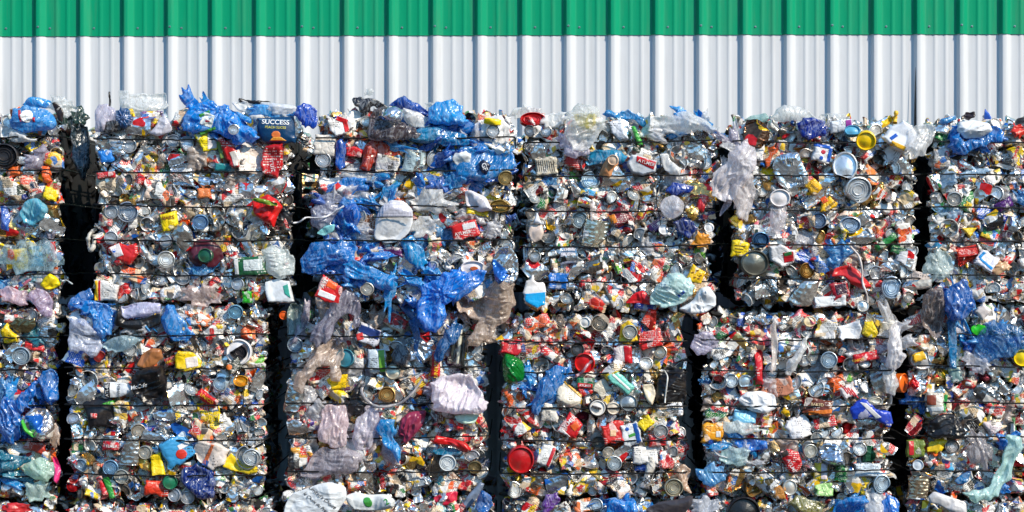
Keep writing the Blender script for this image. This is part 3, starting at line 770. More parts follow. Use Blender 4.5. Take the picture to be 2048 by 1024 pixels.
o = film('plastic_bag', [(360, 262), (364, 244), (370, 228), (372, 214), (382, 204), (396, 206), (410, 200), (426, 206), (438, 214), (450, 206), (464, 210), (468, 222), (480, 238), (500, 256), (522, 272), (500, 284), (470, 290), (462, 276), (440, 268), (404, 264)], (14, 110, 222), 0.97, 'big bright blue bag with a small green and white print, spread over the bale edge', 'bag', y=-0.09, bulge=0.07, wr=0.05, pinch=(438, 222))
deco(o, (416, 240, 24, 26, -20), (226, 232, 230), 'printed_panel'); deco(o, (410, 228, 22, 7, 25), (50, 140, 60), 'printed_stripe'); deco(o, (416, 262, 34, 6, 20), (70, 150, 60), 'printed_stripe'); deco(o, (416, 243, 9, 9, 0, 1), (210, 50, 80), 'printed_spot')
lid(467, 259, 11, TINC, 'small silver can end poking through the big bright blue bag', y=-0.17, nd=0)
film('plastic_film', [(462, 206), (480, 200), (512, 204), (560, 206), (592, 214), (588, 240), (560, 236), (530, 232), (516, 246), (500, 240), (486, 222)], (226, 226, 234), 0.9, 'crumpled white film on the bale above the dark blue fruit can', 'film', y=-0.03)
strap([(478, 200), (498, 204), (520, 205), (540, 206)], 0.010, (24, 22, 24), 'black stick lying along the top of the white film', 'stick', 'stick', y=-0.02)
film('plastic_film', (540, 222, 90, 26, -4), CYAN, 0.85, None, y=-0.04, mask=False)
o = carton([(514, 236), (588, 233), (592, 262), (590, 286), (560, 288), (524, 284), (516, 262)], (8, 58, 100), 'dark blue fruit can reading SUCCESS, with a peach on its label', 'can', 'fruit_can', 'plastic', y=-0.06, bulge=0.03, tents=2, ta=0.08, edge=0.09)
write(o, 'SUCCESS', 552, 245, 13, (240, 242, 244), -2, 1.05); write(o, 'PEACH SLICES', 552, 255.5, 7, (214, 206, 90), -2, 0.95)
deco(o, (553, 270, 18, 15, 0, 1), (236, 128, 70), 'printed_peach'); deco(o, [(540, 282), (546, 275), (562, 274), (574, 282)], (244, 170, 70), 'printed_peach', lift=0.002); deco(o, (552, 240, 66, 1.2, -2), (120, 170, 200), 'printed_line')
film('plastic_bag', [(588, 226), (594, 212), (608, 205), (622, 210), (636, 222), (634, 246), (626, 258), (618, 246), (610, 256), (602, 250), (595, 238)], (20, 62, 196), 0.97, 'deep blue bag hanging over the gap next to the dark blue fruit can', 'bag', y=-0.08, axis=75, pinch=(612, 205))
film('plastic_bag', [(705, 196), (722, 192), (745, 196), (772, 210), (778, 222), (760, 220), (742, 212), (738, 226), (722, 226), (712, 212)], (44, 40, 46), 1, 'charcoal bag flapping on top of the bale with the blue streaks', 'bag', y=-0.03)
film('plastic_bag', [(733, 262), (738, 230), (748, 214), (764, 218), (766, 240), (800, 240), (830, 252), (842, 270), (820, 280), (780, 284), (746, 282)], (96, 82, 88), 0.85, 'smoky brown transparent bag under the charcoal bag', 'bag', y=-0.09, bulge=0.06, axis=20)
film('foil', [(764, 234), (772, 216), (790, 212), (806, 220), (804, 240), (790, 246), (772, 240)], TINC, 1, 'crumpled silver foil ball lying on the smoky brown bag', 'foil', mat='tin', y=-0.13, tents=8, bulge=0.04)
film('plastic_bag', [(775, 212), (800, 196), (812, 192), (826, 204), (858, 222), (864, 234), (840, 230), (812, 222), (790, 214)], (16, 62, 176), 0.97, 'dark blue bag ridge behind the silver foil ball', 'bag', y=-0.02)
film('plastic_film', [(806, 216), (830, 222), (860, 234), (862, 252), (836, 256), (812, 248)], (222, 228, 238), 0.95, y=-0.05)
film('plastic_bag', [(860, 246), (856, 216), (872, 204), (890, 200), (908, 198), (922, 210), (926, 226), (938, 240), (926, 252), (896, 252)], (40, 166, 230), 0.92, 'sky blue puffed bag on the top edge, next to the dark blue ridge', 'bag', y=-0.07, bulge=0.07)
film('plastic_film', (880, 268, 130, 34, 4), (20, 110, 190), 0.95, None, y=-0.05, axis=5)
o = carton((682, 250, 42, 38, 30), (236, 234, 232), 'white snack pack with a bent red stripe near the top edge', 'pack', 'snack_pack', y=-0.05); deco(o, (684, 240, 24, 9, -20), RED, 'printed_stripe'); deco(o, (692, 252, 9, 24, 15), (220, 40, 40), 'printed_stripe')
lid(986, 262, 14, (226, 226, 228), 'white jar lid under a yellow band at the top corner', nd=0, y=-0.08); carton((985, 243, 34, 12, -8), YEL, None, mat='plastic', y=-0.09)
film('plastic_lid', (990, 262, 62, 62, 0), (224, 224, 226), 1, None, y=-0.03, mat='plastic', rough=0.06)
film('plastic_film', (870, 214, 40, 18, 0), CLEAR, 0.5, None, y=0.04, mask=False)
film('plastic_film', (738, 184, 20, 14, 20), CLEAR, 0.5, None, y=0.04, mask=False)
lid(1066, 238, 26, (200, 40, 46), 'dented dark plate with a red rim on the top edge', 'plate', 'plate', 'plastic', sq=0.55, y=-0.04, tilt=(-0.2, 0.1))
film('plastic_film', (1052, 226, 50, 30, 0), CLEAR, 0.65, None, y=0.0, mask=False)
film('plastic_film', (1108, 240, 54, 30, 15), WHITE, 0.9, None, y=-0.03)
film('plastic_bag', [(1128, 262), (1134, 232), (1146, 214), (1162, 207), (1180, 211), (1198, 222), (1210, 240), (1214, 256), (1196, 274), (1184, 290), (1164, 304), (1144, 300), (1136, 282)], (232, 226, 216), 0.62, 'translucent bag with a yellow wrapper inside, bulging over the top edge', 'bag', y=-0.13, bulge=0.07, wr=0.03, mask=True)
film('wrapper', [(1146, 228), (1170, 226), (1194, 228), (1190, 252), (1176, 262), (1156, 254)], (246, 222, 70), 1, 'pale yellow wrapper seen through the translucent bag', 'wrapper', y=-0.10, bulge=0.03, mat='plastic')
film('plastic_film', (1146, 290, 60, 46, -30), LILAC, 0.7, None, y=-0.09)
film('plastic_bag', [(1204, 230), (1212, 221), (1240, 224), (1254, 218), (1270, 228), (1288, 238), (1300, 250), (1284, 254), (1262, 240), (1232, 236)], (30, 148, 206), 0.95, 'teal blue bag strip along the top edge beside the translucent bag', 'bag', y=-0.02, axis=-15)
carton([(1216, 244), (1244, 238), (1248, 262), (1258, 278), (1240, 282), (1224, 266)], (222, 228, 240), 'white folded paper pack below the teal blue strip', 'pack', 'paper_pack', y=-0.06)
carton([(1262, 254), (1270, 252), (1284, 280), (1286, 290), (1276, 290)], (60, 170, 60), 'narrow green carton edge standing on end among the cans', y=-0.05)
film('plastic_film', [(1296, 262), (1306, 236), (1330, 226), (1372, 222), (1402, 234), (1440, 252), (1420, 266), (1390, 262), (1362, 274), (1330, 262), (1316, 276)], (218, 220, 232), 0.75, 'pale clear film sheet spread over the top corner', 'film', y=-0.07, axis=-10)
film('plastic_bag', (1358, 220, 40, 12, -18), (40, 160, 220), 0.97, 'small bright blue scrap of bag sticking up on the pale clear sheet', 'bag scrap', y=0.0, mask=False)
film('plastic_film', [(1480, 246), (1500, 232), (1530, 226), (1540, 236), (1520, 248)], (170, 200, 196), 0.8, None, y=0.0, mask=False)
tin(1514, 266, 58, 48, 86, (120, 86, 66), None, 'rusty brown ribbed can at the bale corner beside the hanging film', rib=True, y=-0.05)
film('plastic_film', [(1536, 236), (1556, 214), (1576, 212), (1604, 216), (1624, 228), (1642, 240), (1620, 244), (1596, 242), (1566, 244)], (226, 220, 218), 0.72, 'clear cream film heaped on the top edge above the navy bag', 'film', y=0.0, bulge=0.05)
film('plastic_bag', [(1594, 244), (1606, 235), (1630, 236), (1650, 242), (1656, 258), (1650, 272), (1622, 278), (1604, 276)], (18, 32, 150), 0.99, 'shiny navy blue crumpled bag below the heaped cream film', 'bag', y=-0.08, bulge=0.05)
o = carton((1684, 252, 44, 24, 6), (226, 230, 238), 'white pack with a purple end beside the navy bag', 'pack', 'paper_pack', y=-0.05); deco(o, (1697, 250, 12, 20, 6), (150, 50, 150), 'printed_panel')
lid(1705, 261, 16, (90, 170, 205), 'small light blue plastic dish above the yellow lid', 'dish', 'plastic_dish', 'plastic', sq=0.75, y=-0.09, lo=True)
lid(1732, 282, 20, (246, 204, 16), 'round yellow plastic lid near the top edge, beside the white carton', 'lid', 'plastic_lid', 'plastic', y=-0.1, nd=0, tilt=(0.25, -0.15), lo=True)
o = carton([(1762, 276), (1782, 254), (1806, 240), (1824, 252), (1834, 266), (1824, 296), (1806, 304), (1780, 290)], (234, 236, 242), 'big white carton with a blue mark and yellow foot near the yellow lid', y=-0.08, bulge=0.03, mat='plastic'); deco(o, (1786, 274, 16, 7, 35), (30, 90, 190), 'printed_mark'); deco(o, (1794, 292, 30, 9, -25), (236, 180, 40), 'printed_stripe')
film('plastic_film', [(1814, 262), (1836, 250), (1866, 248), (1872, 268), (1856, 296), (1844, 314), (1824, 316), (1812, 300)], (214, 214, 226), 0.6, 'clear crinkled film wrapped round the corner beside the white carton', 'film', y=-0.12)
film('plastic_film', (1668, 234, 60, 16, 0), CLEAR, 0.5, None, y=0.02, mask=False)
strap([(1790, 246), (1792, 228), (1791, 224)], 0.012, (240, 190, 60), 'small yellow tipped scrap standing on the white carton', 'scrap', 'scrap', y=-0.03)
film('pillow', [(1914, 262), (1918, 244), (1946, 240), (1978, 246), (1986, 262), (1962, 276), (1930, 278)], (236, 238, 242), 1, 'white plump film pillow on the rightmost upper bale', 'pillow', y=-0.08, bulge=0.05, mat='plastic', wr=0.014)
film('plastic_strip', [(1876, 244), (1884, 236), (1912, 230), (1914, 238), (1888, 250)], (26, 110, 200), 0.97, 'blue plastic strip on the top edge beside the white pillow', 'strip', y=-0.03)
film('plastic_bag', [(1894, 292), (1902, 272), (1920, 268), (1930, 284), (1956, 276), (1972, 256), (1996, 252), (2008, 270), (2020, 280), (1990, 286), (1960, 292), (1930, 312), (1906, 310)], (22, 98, 206), 0.95, 'ragged blue bag spread below the white pillow', 'bag', y=-0.07)
film('plastic_fin', [(1968, 240), (1970, 216), (1978, 226), (1986, 242)], (36, 90, 190), 1, 'pointed blue scrap standing up like a fin behind the white pillow', 'scrap', y=0.02, mat='plastic', mask=False)
film('dark_scrap', (1937, 232, 30, 14, 20), (40, 28, 34), 1, 'dark crumpled scrap on top of the white pillow', 'scrap', y=-0.04, mat='plastic')
film('plastic_bag', (2036, 262, 34, 26, 0), (206, 50, 36), 1, 'red crumpled wrapper at the top edge beyond the white pillow', 'wrapper', y=-0.05, mat='plastic')

# ---- leftmost upper bale
lid(8, 312, 28, (44, 44, 50), 'black ribbed lid under the dirty white film', 'lid', 'plastic_lid', 'plastic', sq=0.95)
carton([(84, 326), (92, 306), (110, 302), (126, 312), (128, 336), (104, 334)], (232, 184, 30), 'crushed yellow pack near the dark gap, below the slumped bag', 'pack', 'snack_pack', 'print')
carton((28, 344, 30, 20, 20), (240, 110, 40)); carton([(36, 352), (52, 348), (74, 368), (78, 378), (60, 386), (40, 368)], (228, 70, 30), None, mat='print'); carton([(0, 356), (22, 352), (44, 372), (58, 400), (36, 404), (10, 390)], (30, 44, 110), 'navy blue crushed can with a silver end, below the orange packs', 'can', 'crushed_can', 'print', bulge=0.03)
carton((92, 348, 18, 34, 10), (240, 100, 40)); carton((102, 388, 28, 24, -20), YEL)
film('plastic_bag', [(38, 430), (46, 406), (70, 396), (92, 408), (96, 426), (82, 442), (62, 453), (46, 446)], (96, 178, 200), 0.9, 'round turquoise bag bundle in the leftmost upper bale', 'bag', y=-0.08, bulge=0.06)
film('plastic_bag', [(0, 410), (14, 414), (21, 444), (18, 464), (0, 460)], (20, 76, 200), 0.97, 'deep blue bag at the picture edge beside the turquoise bundle', 'bag', y=-0.06)
film('plastic_film', (62, 512, 124, 62, 0), (170, 200, 212), 0.3, None, y=-0.09, mask=False)
o = carton((34, 517, 42, 46, 2), (244, 190, 30), 'yellow and orange food pack wrapped in pale blue film', 'pack', 'food_pack', 'calm', y=-0.06); deco(o, (22, 510, 18, 24, 0, 1), (230, 80, 40), 'printed_picture')
carton((72, 514, 28, 42, 6), (70, 160, 190), None, mat='print', y=-0.05); carton((106, 500, 10, 34, 8), RED, None, y=-0.06)
film('plastic_bag', [(80, 570), (88, 556), (100, 546), (116, 556), (121, 570), (108, 578), (92, 580)], (248, 220, 20), 1, 'bright yellow crumpled bag low beside the dark gap', 'bag', y=-0.06, mat='plastic', bulge=0.04)
tin(58, 561, 28, 19, 90, (200, 60, 60), (214, 60, 60), mat='calm'); lid(79, 555, 12, (224, 222, 220))
film('plastic_film', [(56, 588), (72, 574), (96, 584), (108, 604), (102, 636), (84, 628), (66, 606)], (190, 172, 196), 0.7, 'lilac film hanging from the upper bale over the lower one', 'film', y=-0.09)
film('plastic_film', (30, 590, 64, 34, -10), (222, 190, 200), 0.65, None, y=-0.08)
strap([(123, 562), (134, 560), (145, 568)], 0.004, (190, 200, 206), 'thin pale strip poking out of the yellow bag into the gap', 'strip')

# ---- second upper bale
o = carton([(389, 268), (414, 262), (434, 270), (434, 298), (408, 304), (396, 284)], (248, 226, 20), 'yellow and white square pack hanging under the big bright blue bag', 'pack', 'food_pack', y=-0.06); deco(o, [(416, 264), (433, 271), (433, 296), (416, 299)], (226, 222, 226), 'printed_panel')
o = carton([(436, 280), (446, 274), (466, 288), (482, 316), (480, 334), (464, 336), (452, 318)], (206, 34, 40), 'red and white milk can leaning below the blue bag', 'can', 'crushed_can', 'calm', y=-0.06, bulge=0.025); deco(o, (474, 316, 20, 30, 20), (236, 226, 216), 'printed_panel'); deco(o, (441, 300, 8, 34, 14), (120, 150, 80), 'printed_stripe')
carton((505, 320, 60, 56, -10), (228, 212, 200), None, y=-0.03)
lid(231, 282, 13); lid(258, 291, 15); tin(238, 300, 44, 34, 85, rib=True); carton((212, 312, 28, 26, 15), (40, 130, 220)); lid(347, 282, 16, sq=0.8); lid(373, 287, 14, sq=1.1); tin(276, 252, 56, 34, -8)
tin(364, 348, 48, 46, 86, (206, 210, 216), None, 'two crushed ribbed silver cans stacked in the middle of the bale', rib=True, y=-0.04, nd=3); tin(355, 314, 44, 30, 25, (200, 214, 228), rib=True)
o = tin(212, 366, 40, 38, 88, (228, 220, 206), (230, 214, 190)); carton((212, 350, 36, 12, 6), (200, 30, 40), None, y=-0.07)
lid(251, 359, 15, (150, 148, 148)); lid(223, 424, 14, nd=0); lid(255, 424, 22, (190, 200, 214)); lid(222, 476, 14, nd=0); lid(331, 482, 12.5, nd=0); lid(401, 444, 16, (150, 190, 230), nd=0)
o = carton([(318, 430), (352, 420), (357, 448), (340, 462), (326, 464)], (250, 218, 16), 'yellow pack with dark print standing between two silver can ends', 'pack', 'food_pack', y=-0.06, ta=0.15); write(o, 'MARS', 337, 436, 10, (150, 96, 20), 8)
o = carton((330, 392, 54, 26, -38), (200, 36, 40), None, mat='print', y=-0.05)
tin(468, 430, 46, 42, 70, (230, 228, 226), (232, 232, 232), mat='print', y=-0.04); carton((464, 392, 46, 30, 30), (226, 220, 216), None, mat='print'); carton((408, 386, 26, 20, 0), (232, 130, 70))
film('plastic_bag', [(503, 402), (520, 396), (536, 388), (552, 398), (566, 414), (556, 430), (548, 457), (528, 444), (508, 428)], (222, 30, 28), 1, 'big shiny red bag with a green top, bulging from the bale near the gap', 'bag', y=-0.08, bulge=0.05, mat='plastic', wr=0.014, axis=40)
film('plastic_strip', (530, 404, 50, 10, -14), (110, 140, 40), 1, None, y=-0.14, mat='plastic')
film('plastic_bag', (566, 438, 44, 46, 30), (26, 24, 28), 1, 'black bag tucked beside the shiny red bag', 'bag', y=-0.03, mat='plastic')
film('tray', [(342, 470), (352, 450), (368, 442), (384, 462), (388, 492), (372, 504), (354, 490)], (190, 184, 178), 1, 'large grey pressed tin bowl bent in the middle of the bale', 'bowl', mat='tin', y=-0.06, bulge=0.02, tents=2, wr=0.003)
film('jar', [(374, 494), (398, 478), (420, 480), (440, 492), (448, 516), (430, 534), (396, 536), (378, 520)], (80, 24, 40), 1, 'dark maroon plastic jar lying end on with a green lid', 'jar', y=-0.04, bulge=0.03, mat='plastic', wr=0.006); lid(410, 511, 15, (26, 84, 60), 'round dark green lid on the maroon jar', 'lid', 'plastic_lid', 'plastic', y=-0.10, nd=0, lo=True)
o = carton([(217, 494), (238, 484), (252, 492), (272, 486), (276, 508), (262, 530), (244, 526), (226, 514)], (214, 36, 36), 'red and white berry carton with a blue dot, above the striped white carton', 'carton', 'crushed_carton', 'calm', y=-0.06); deco(o, [(219, 495), (238, 486), (248, 510), (230, 516)], (230, 224, 226), 'printed_panel'); deco(o, (228, 502, 9, 9, 0, 1), (30, 90, 190), 'printed_spot')
lid(332, 519, 18, (206, 206, 204), 'large silver can end with three rings beside the maroon jar', nd=0, y=-0.07)
o = carton((500, 532, 64, 38, 4), (24, 90, 52), 'dark green carton with a pale printed panel near the gap', y=-0.06, ta=0.1); deco(o, (506, 530, 38, 22, 4), (206, 214, 214), 'printed_panel', mat='calm'); deco(o, (473, 532, 8, 34, 4), (220, 220, 222), 'printed_panel')
o = carton([(188, 560), (206, 560), (238, 572), (234, 600), (194, 602)], (228, 226, 224), 'white carton with a red and yellow edge at the bottom corner of the bale', y=-0.05, ta=0.1); deco(o, [(191, 561), (197, 561), (196, 601), (189, 601)], (240, 190, 30), 'printed_stripe'); deco(o, [(198, 561), (202, 561), (201, 601), (197, 601)], (200, 30, 40), 'printed_stripe')
lid(475, 568, 13, nd=0); lid(365, 556, 15); carton((494, 594, 20, 24, 0), (40, 180, 40)); tin(508, 572, 30, 24, 90, paper=(200, 40, 40), mat='print')
film('plastic_film', [(522, 500), (546, 490), (576, 496), (590, 520), (586, 552), (556, 560), (530, 540)], (206, 214, 228), 0.75, 'clear crackled film bundle beside the dark green carton', 'film', y=-0.06)
o = carton([(530, 564), (558, 558), (578, 562), (588, 604), (562, 606), (536, 604)], (226, 230, 234), 'white milk carton with a teal stripe at the bottom corner by the gap', y=-0.06, mat='plastic'); deco(o, [(566, 572), (576, 568), (582, 596), (570, 588)], (60, 170, 150), 'printed_stripe')
o = carton([(526, 302), (536, 290), (566, 288), (566, 330), (556, 356), (524, 348), (520, 326)], (200, 28, 36), 'tall red pouch with faint white print below the dark blue fruit can', 'pouch', 'food_pouch', y=-0.06, bulge=0.02); write(o, 'fruit', 546, 330, 16, (236, 200, 200), -80)
tin(545, 372, 56, 36, 10, (224, 220, 214)); tin(500, 380, 40, 36, 0, (214, 214, 220)); tin(415, 372, 60, 34, -10, (206, 214, 226)); tin(510, 345, 38, 30, 50)
carton((450, 335, 40, 16, -6), (40, 140, 150)); carton((425, 310, 38, 34, -20), (228, 220, 196), None, mat='print'); film('plastic_film', (405, 592, 80, 40, -14), (206, 190, 186), 0.65, None, y=-0.06)
carton((270, 550, 60, 26, -20), (232, 100, 50), None, mat='print'); carton((340, 586, 44, 26, 20), (226, 230, 240), None, mat='print')
strap([(191, 458), (180, 466), (176, 482), (180, 502), (187, 496), (188, 470)], 0.012, (196, 190, 180), 'pale crumpled loop of film hanging into the widest gap', 'film_loop', 'loop', y=-0.04)

# ---- blue streaked upper bale
film('plastic_sheet', [(672, 284), (684, 276), (692, 290), (690, 330), (680, 342), (670, 330)], (18, 70, 190), 0.98, 'narrow upright deep blue bag fold beside the red wrapper', 'bag', y=-0.06, axis=88)
film('wrapper', [(720, 336), (730, 290), (748, 282), (790, 290), (800, 306), (784, 316), (750, 322), (736, 346), (722, 340)], (196, 60, 36), 0.98, 'orange red transparent wrapper under the smoky brown bag', 'wrapper', y=-0.05, axis=35)
film('plastic_sheet', [(830, 262), (870, 256), (930, 268), (940, 288), (905, 292), (860, 286), (834, 280)], (20, 104, 196), 0.96, 'wide blue film sheet stretched under the sky blue bag', 'film', y=-0.06, axis=0)
film('plastic_sheet', [(900, 322), (916, 300), (950, 294), (1006, 296), (1030, 310), (1026, 340), (1000, 352), (958, 362), (912, 358)], (20, 100, 200), 0.95, 'large blue film patch around the navy sign on the bale face', 'film', y=-0.045)
carton((774, 330, 44, 38, -14), (230, 226, 230), None, mat='print', y=-0.05); tin(832, 322, 48, 44, 80, (210, 206, 196), (170, 190, 196), 'broad crushed silver can with part of its pale label left', y=-0.05)
film('bowl', (924, 316, 38, 32, 0), (226, 230, 232), 1, 'white broken plastic bowl among the blue film', 'bowl', mat='plastic', y=-0.07, rough=0.06, wr=0.003)
o = carton([(958, 326), (966, 318), (982, 330), (974, 348), (962, 344)], (20, 28, 60), 'small navy square sign with white characters on the blue film', 'sign', 'printed_tag', 'plastic', y=-0.09, ta=0.05); write(o, 'GF', 969, 334, 13, (230, 232, 240), -70)
o = carton([(664, 372), (678, 360), (704, 380), (702, 396), (690, 394), (668, 380)], (228, 226, 226), 'white and red carton on its side below the white jar end', y=-0.05); deco(o, [(666, 374), (676, 364), (684, 372), (672, 382)], (206, 40, 40), 'printed_panel'); deco(o, (694, 387, 16, 12, -30), (180, 50, 36), 'printed_panel')
lid(646, 320, 16, (222, 222, 226)); carton((650, 290, 44, 40, -6), (224, 216, 206), None, mat='calm', y=-0.04); lid(1012, 356, 16, (196, 172, 120), 'gold can end with deep rings at the bale corner below the blue patch', y=-0.07)
carton([(690, 296), (708, 292), (726, 300), (722, 316), (692, 312)], (210, 36, 44), None, y=-0.05)
o = film('tub', [(747, 476), (752, 436), (764, 412), (782, 400), (806, 402), (824, 418), (826, 440), (818, 466), (796, 484), (772, 486)], (232, 234, 238), 1, 'big white plastic tub, dented across by a wire, with faint blue print', 'tub', y=-0.075, bulge=0.035, mat='plastic', wr=0.004, tents=2)
deco(o, [(752, 434), (764, 413), (782, 402), (805, 404), (823, 419), (825, 434)], (196, 196, 212), 'tub_base'); strap([(744, 435), (785, 434), (828, 434)], 0.0028, (22, 21, 22), 'black wire pulled tight across the big white tub', 'wire', 'wire', y=-0.118, mat='wire', wav=0)
film('paper_cone', [(929, 382), (942, 380), (972, 394), (986, 420), (960, 424), (934, 414)], (222, 218, 226), 1, 'white pleated cone of paper near the bale edge', 'cone', y=-0.06, mat='plastic', axis=60, wr=0.01)
lid(1000, 412, 22, (206, 172, 100), None, sq=0.6); carton((955, 424, 44, 14, -6), (246, 210, 20)); o = carton((930, 460, 52, 32, 14), (206, 36, 40), 'red fruit can label beside the big white tub', 'label', 'can_label', y=-0.06); write(o, 'AYLMER', 926, 466, 9, (240, 230, 230), 12); deco(o, (938, 452, 26, 12, 14), (226, 226, 230), 'printed_panel')
film('plastic_film', [(620, 420), (634, 396), (664, 384), (690, 396), (684, 420), (660, 446), (640, 462), (622, 450)], (150, 152, 172), 0.75, 'smoky grey film flap at the bale edge above the white strap', 'film', y=-0.07)
film('plastic_bag', [(640, 470), (664, 440), (688, 412), (716, 406), (722, 432), (706, 462), (680, 482), (650, 486)], (22, 80, 196), 0.96, 'blue bag swelling out below the white strap', 'bag', y=-0.06, bulge=0.05)
film('sheet_scrap', [(632, 466), (650, 452), (670, 448), (668, 462), (648, 472)], (130, 200, 206), 1, 'pale teal plastic patch below the white strap', 'scrap', mat='plastic', y=-0.09)
strap([(586, 446), (600, 444), (612, 434), (634, 436), (652, 434), (668, 424), (688, 412)], 0.0045, (222, 220, 224), 'white plastic strap reaching across the gap to the blue bag', y=-0.12)
film('plastic_film', [(600, 520), (620, 488), (656, 484), (690, 480), (716, 496), (700, 530), (660, 530), (630, 546), (606, 548)], (24, 100, 206), 0.88, 'torn blue film spilling into the gap below the teal patch', 'film', y=-0.07)
film('plastic_bag', [(684, 530), (700, 514), (730, 530), (770, 544), (800, 556), (784, 582), (750, 574), (712, 560), (690, 548)], (20, 110, 210), 0.97, 'blue bag twisted like a rope across the bale', 'bag', y=-0.09, axis=-20, bulge=0.04)
film('plastic_bag', [(800, 480), (826, 470), (846, 500), (858, 528), (836, 540), (812, 520)], (22, 118, 210), 0.96, 'upright blue bag fold hanging below the big white tub', 'bag', y=-0.05, axis=80)
carton((786, 502, 46, 20, -10), (92, 32, 96), None, y=-0.03); carton((744, 506, 48, 38, 10), (226, 214, 220), None, mat='print', y=-0.03)
o = lid(946, 536, 26, (228, 222, 224), 'white oval pet food lid with a brown picture', 'lid', 'plastic_lid', 'plastic', sq=0.6, y=-0.07, lo=True); deco(o, (948, 538, 16, 14, 0, 1), (190, 90, 40), 'printed_picture')
film('plastic_bag', [(832, 626), (842, 590), (858, 566), (880, 552), (902, 540), (920, 536), (934, 548), (930, 572), (910, 594), (892, 612), (888, 640), (876, 664), (856, 660), (842, 644)], (14, 104, 226), 0.98, 'large glossy blue bag hanging down over the shaded lower bale', 'bag', y=-0.17, bulge=0.08, wr=0.045, pinch=(886, 588))
film('plastic_bag', [(900, 578), (924, 556), (958, 538), (976, 544), (962, 566), (936, 588), (908, 604)], (20, 96, 214), 0.97, 'second wing of blue bag twisted beside the large glossy blue bag', 'bag', y=-0.14, axis=40, bulge=0.05)
film('plastic_bag', [(818, 640), (832, 632), (840, 664), (836, 700), (842, 730), (830, 712), (826, 676)], (30, 96, 190), 0.85, 'thin blue strand trailing under the large glossy blue bag', 'bag strand', y=-0.14, axis=88, mask=False)
film('plastic_bag', [(868, 720), (874, 690), (890, 660), (912, 640), (926, 652), (916, 680), (896, 700), (878, 728)], (26, 84, 176), 0.85, 'darker blue bag tail drooping towards the red can strip', 'bag tail', y=-0.12, axis=60, mask=False)
film('foil', [(984, 520), (998, 496), (1020, 490), (1034, 512), (1036, 556), (1020, 572), (992, 566)], (224, 222, 222), 1, 'crumpled white silver foil sheet at the bale corner by the narrow gap', 'foil', y=-0.06, mat='tin', tents=8)
o = carton([(628, 592), (646, 550), (684, 574), (676, 606), (650, 604)], (210, 34, 38), 'red and white fruit carton tipped over the shaded lower bale', y=-0.15, ta=0.1); deco(o, [(640, 578), (672, 592), (668, 602), (636, 590)], (230, 230, 234), 'printed_panel'); write(o, 'AYL', 650, 566, 12, (240, 236, 232), 60); deco(o, (664, 570, 20, 14, -25), (236, 96, 40), 'printed_picture')
lid(734, 578, 14, (226, 222, 214), 'cream jar lid with a spiral rim beside the grey hanging bag', y=-0.1)
film('plastic_film', [(912, 590), (930, 580), (948, 596), (972, 576), (1000, 556), (1030, 566), (1034, 610), (1012, 640), (988, 660), (960, 690), (930, 694), (944, 664), (958, 640), (936, 636), (916, 616)], (196, 176, 160), 0.78, 'beige clear film draped from the corner of the blue streaked bale', 'film', y=-0.12, wr=0.04)
for i, (px, py, a, ww, hh) in enumerate(((700, 372, 10, 70, 36), (860, 400, -15, 90, 50), (905, 360, 0, 60, 30), (720, 350, -10, 80, 24), (850, 452, 20, 60, 40), (700, 420, 30, 50, 50))):
    film('film_scrap', (px, py, ww, hh, a), [BLUE, CLEAR, CYAN, CLEAR, (220, 222, 234), BLUE][i], 0.8, None, y=-0.05, mask=False)

# ---- upper bale with the yellow bag
lid(1060, 262, 12, (170, 170, 172)); lid(1092, 262, 12, (208, 208, 210)); tin(1070, 302, 40, 38, 10, (206, 204, 200))
film('plastic_film', [(1160, 312), (1190, 300), (1240, 300), (1256, 312), (1240, 330), (1206, 326), (1176, 334)], (46, 120, 196), 0.92, 'blue film stretched across the bale above the tan bottle', 'film', y=-0.05)
film('bottle', [(1196, 352), (1206, 328), (1216, 312), (1234, 312), (1238, 328), (1226, 340), (1222, 356)], (214, 150, 104), 1, 'tan plastic bottle lying aslant beside the red labelled can', 'bottle', y=-0.07, mat='plastic', bulge=0.03, wr=0.003); lid(1226, 320, 11, (226, 196, 170), 'round cap of the tan plastic bottle', 'cap', 'bottle_cap', 'plastic', y=-0.12, nd=0, lo=True)
o = carton([(1254, 330), (1262, 310), (1290, 314), (1314, 322), (1310, 344), (1284, 352), (1262, 346)], (222, 226, 232), 'white can with a red AYLMER label in the middle of the bale', 'can', 'crushed_can', 'plastic', y=-0.07, bulge=0.03); deco(o, [(1273, 312), (1312, 324), (1306, 340), (1272, 324)], (200, 26, 38), 'printed_label'); write(o, 'AYLMER', 1292, 326, 9.5, (244, 236, 236), -17, lift=0.005)
film('plastic_film', [(1322, 312), (1334, 304), (1344, 322), (1366, 336), (1360, 352), (1340, 350), (1328, 338)], (232, 230, 236), 0.98, 'torn white film with pointed corners beside the red labelled can', 'film', y=-0.06)
o = carton((1092, 332, 44, 36, 8), (214, 204, 184), 'cream box with dark bar lines near the narrow gap', 'box', y=-0.05, ta=0.12)
for i in range(9): deco(o, (1074 + i * 4.2, 332, 1.5, 22, 8), (70, 62, 56), 'printed_bar')
lid(1181, 361, 19, (196, 214, 224), 'half round pale can end under a wire', nd=2); carton((1152, 322, 40, 30, -20), (206, 40, 36), None, mat='calm'); tin(1236, 352, 58, 40, -10, (230, 220, 210)); tin(1250, 366, 40, 30, 20)
film('bowl', (1344, 414, 48, 46, 0), (212, 210, 218), 0.75, 'clear round plastic tub with a pink glint beside the gold foil', 'tub', y=-0.09, wr=0.008, rough=0.03, bulge=0.05); film('foil', (1384, 424, 28, 30, 20), (222, 176, 90), 1, 'crushed gold foil cup beside the clear round tub', 'foil', mat='tin', y=-0.08, tents=6)
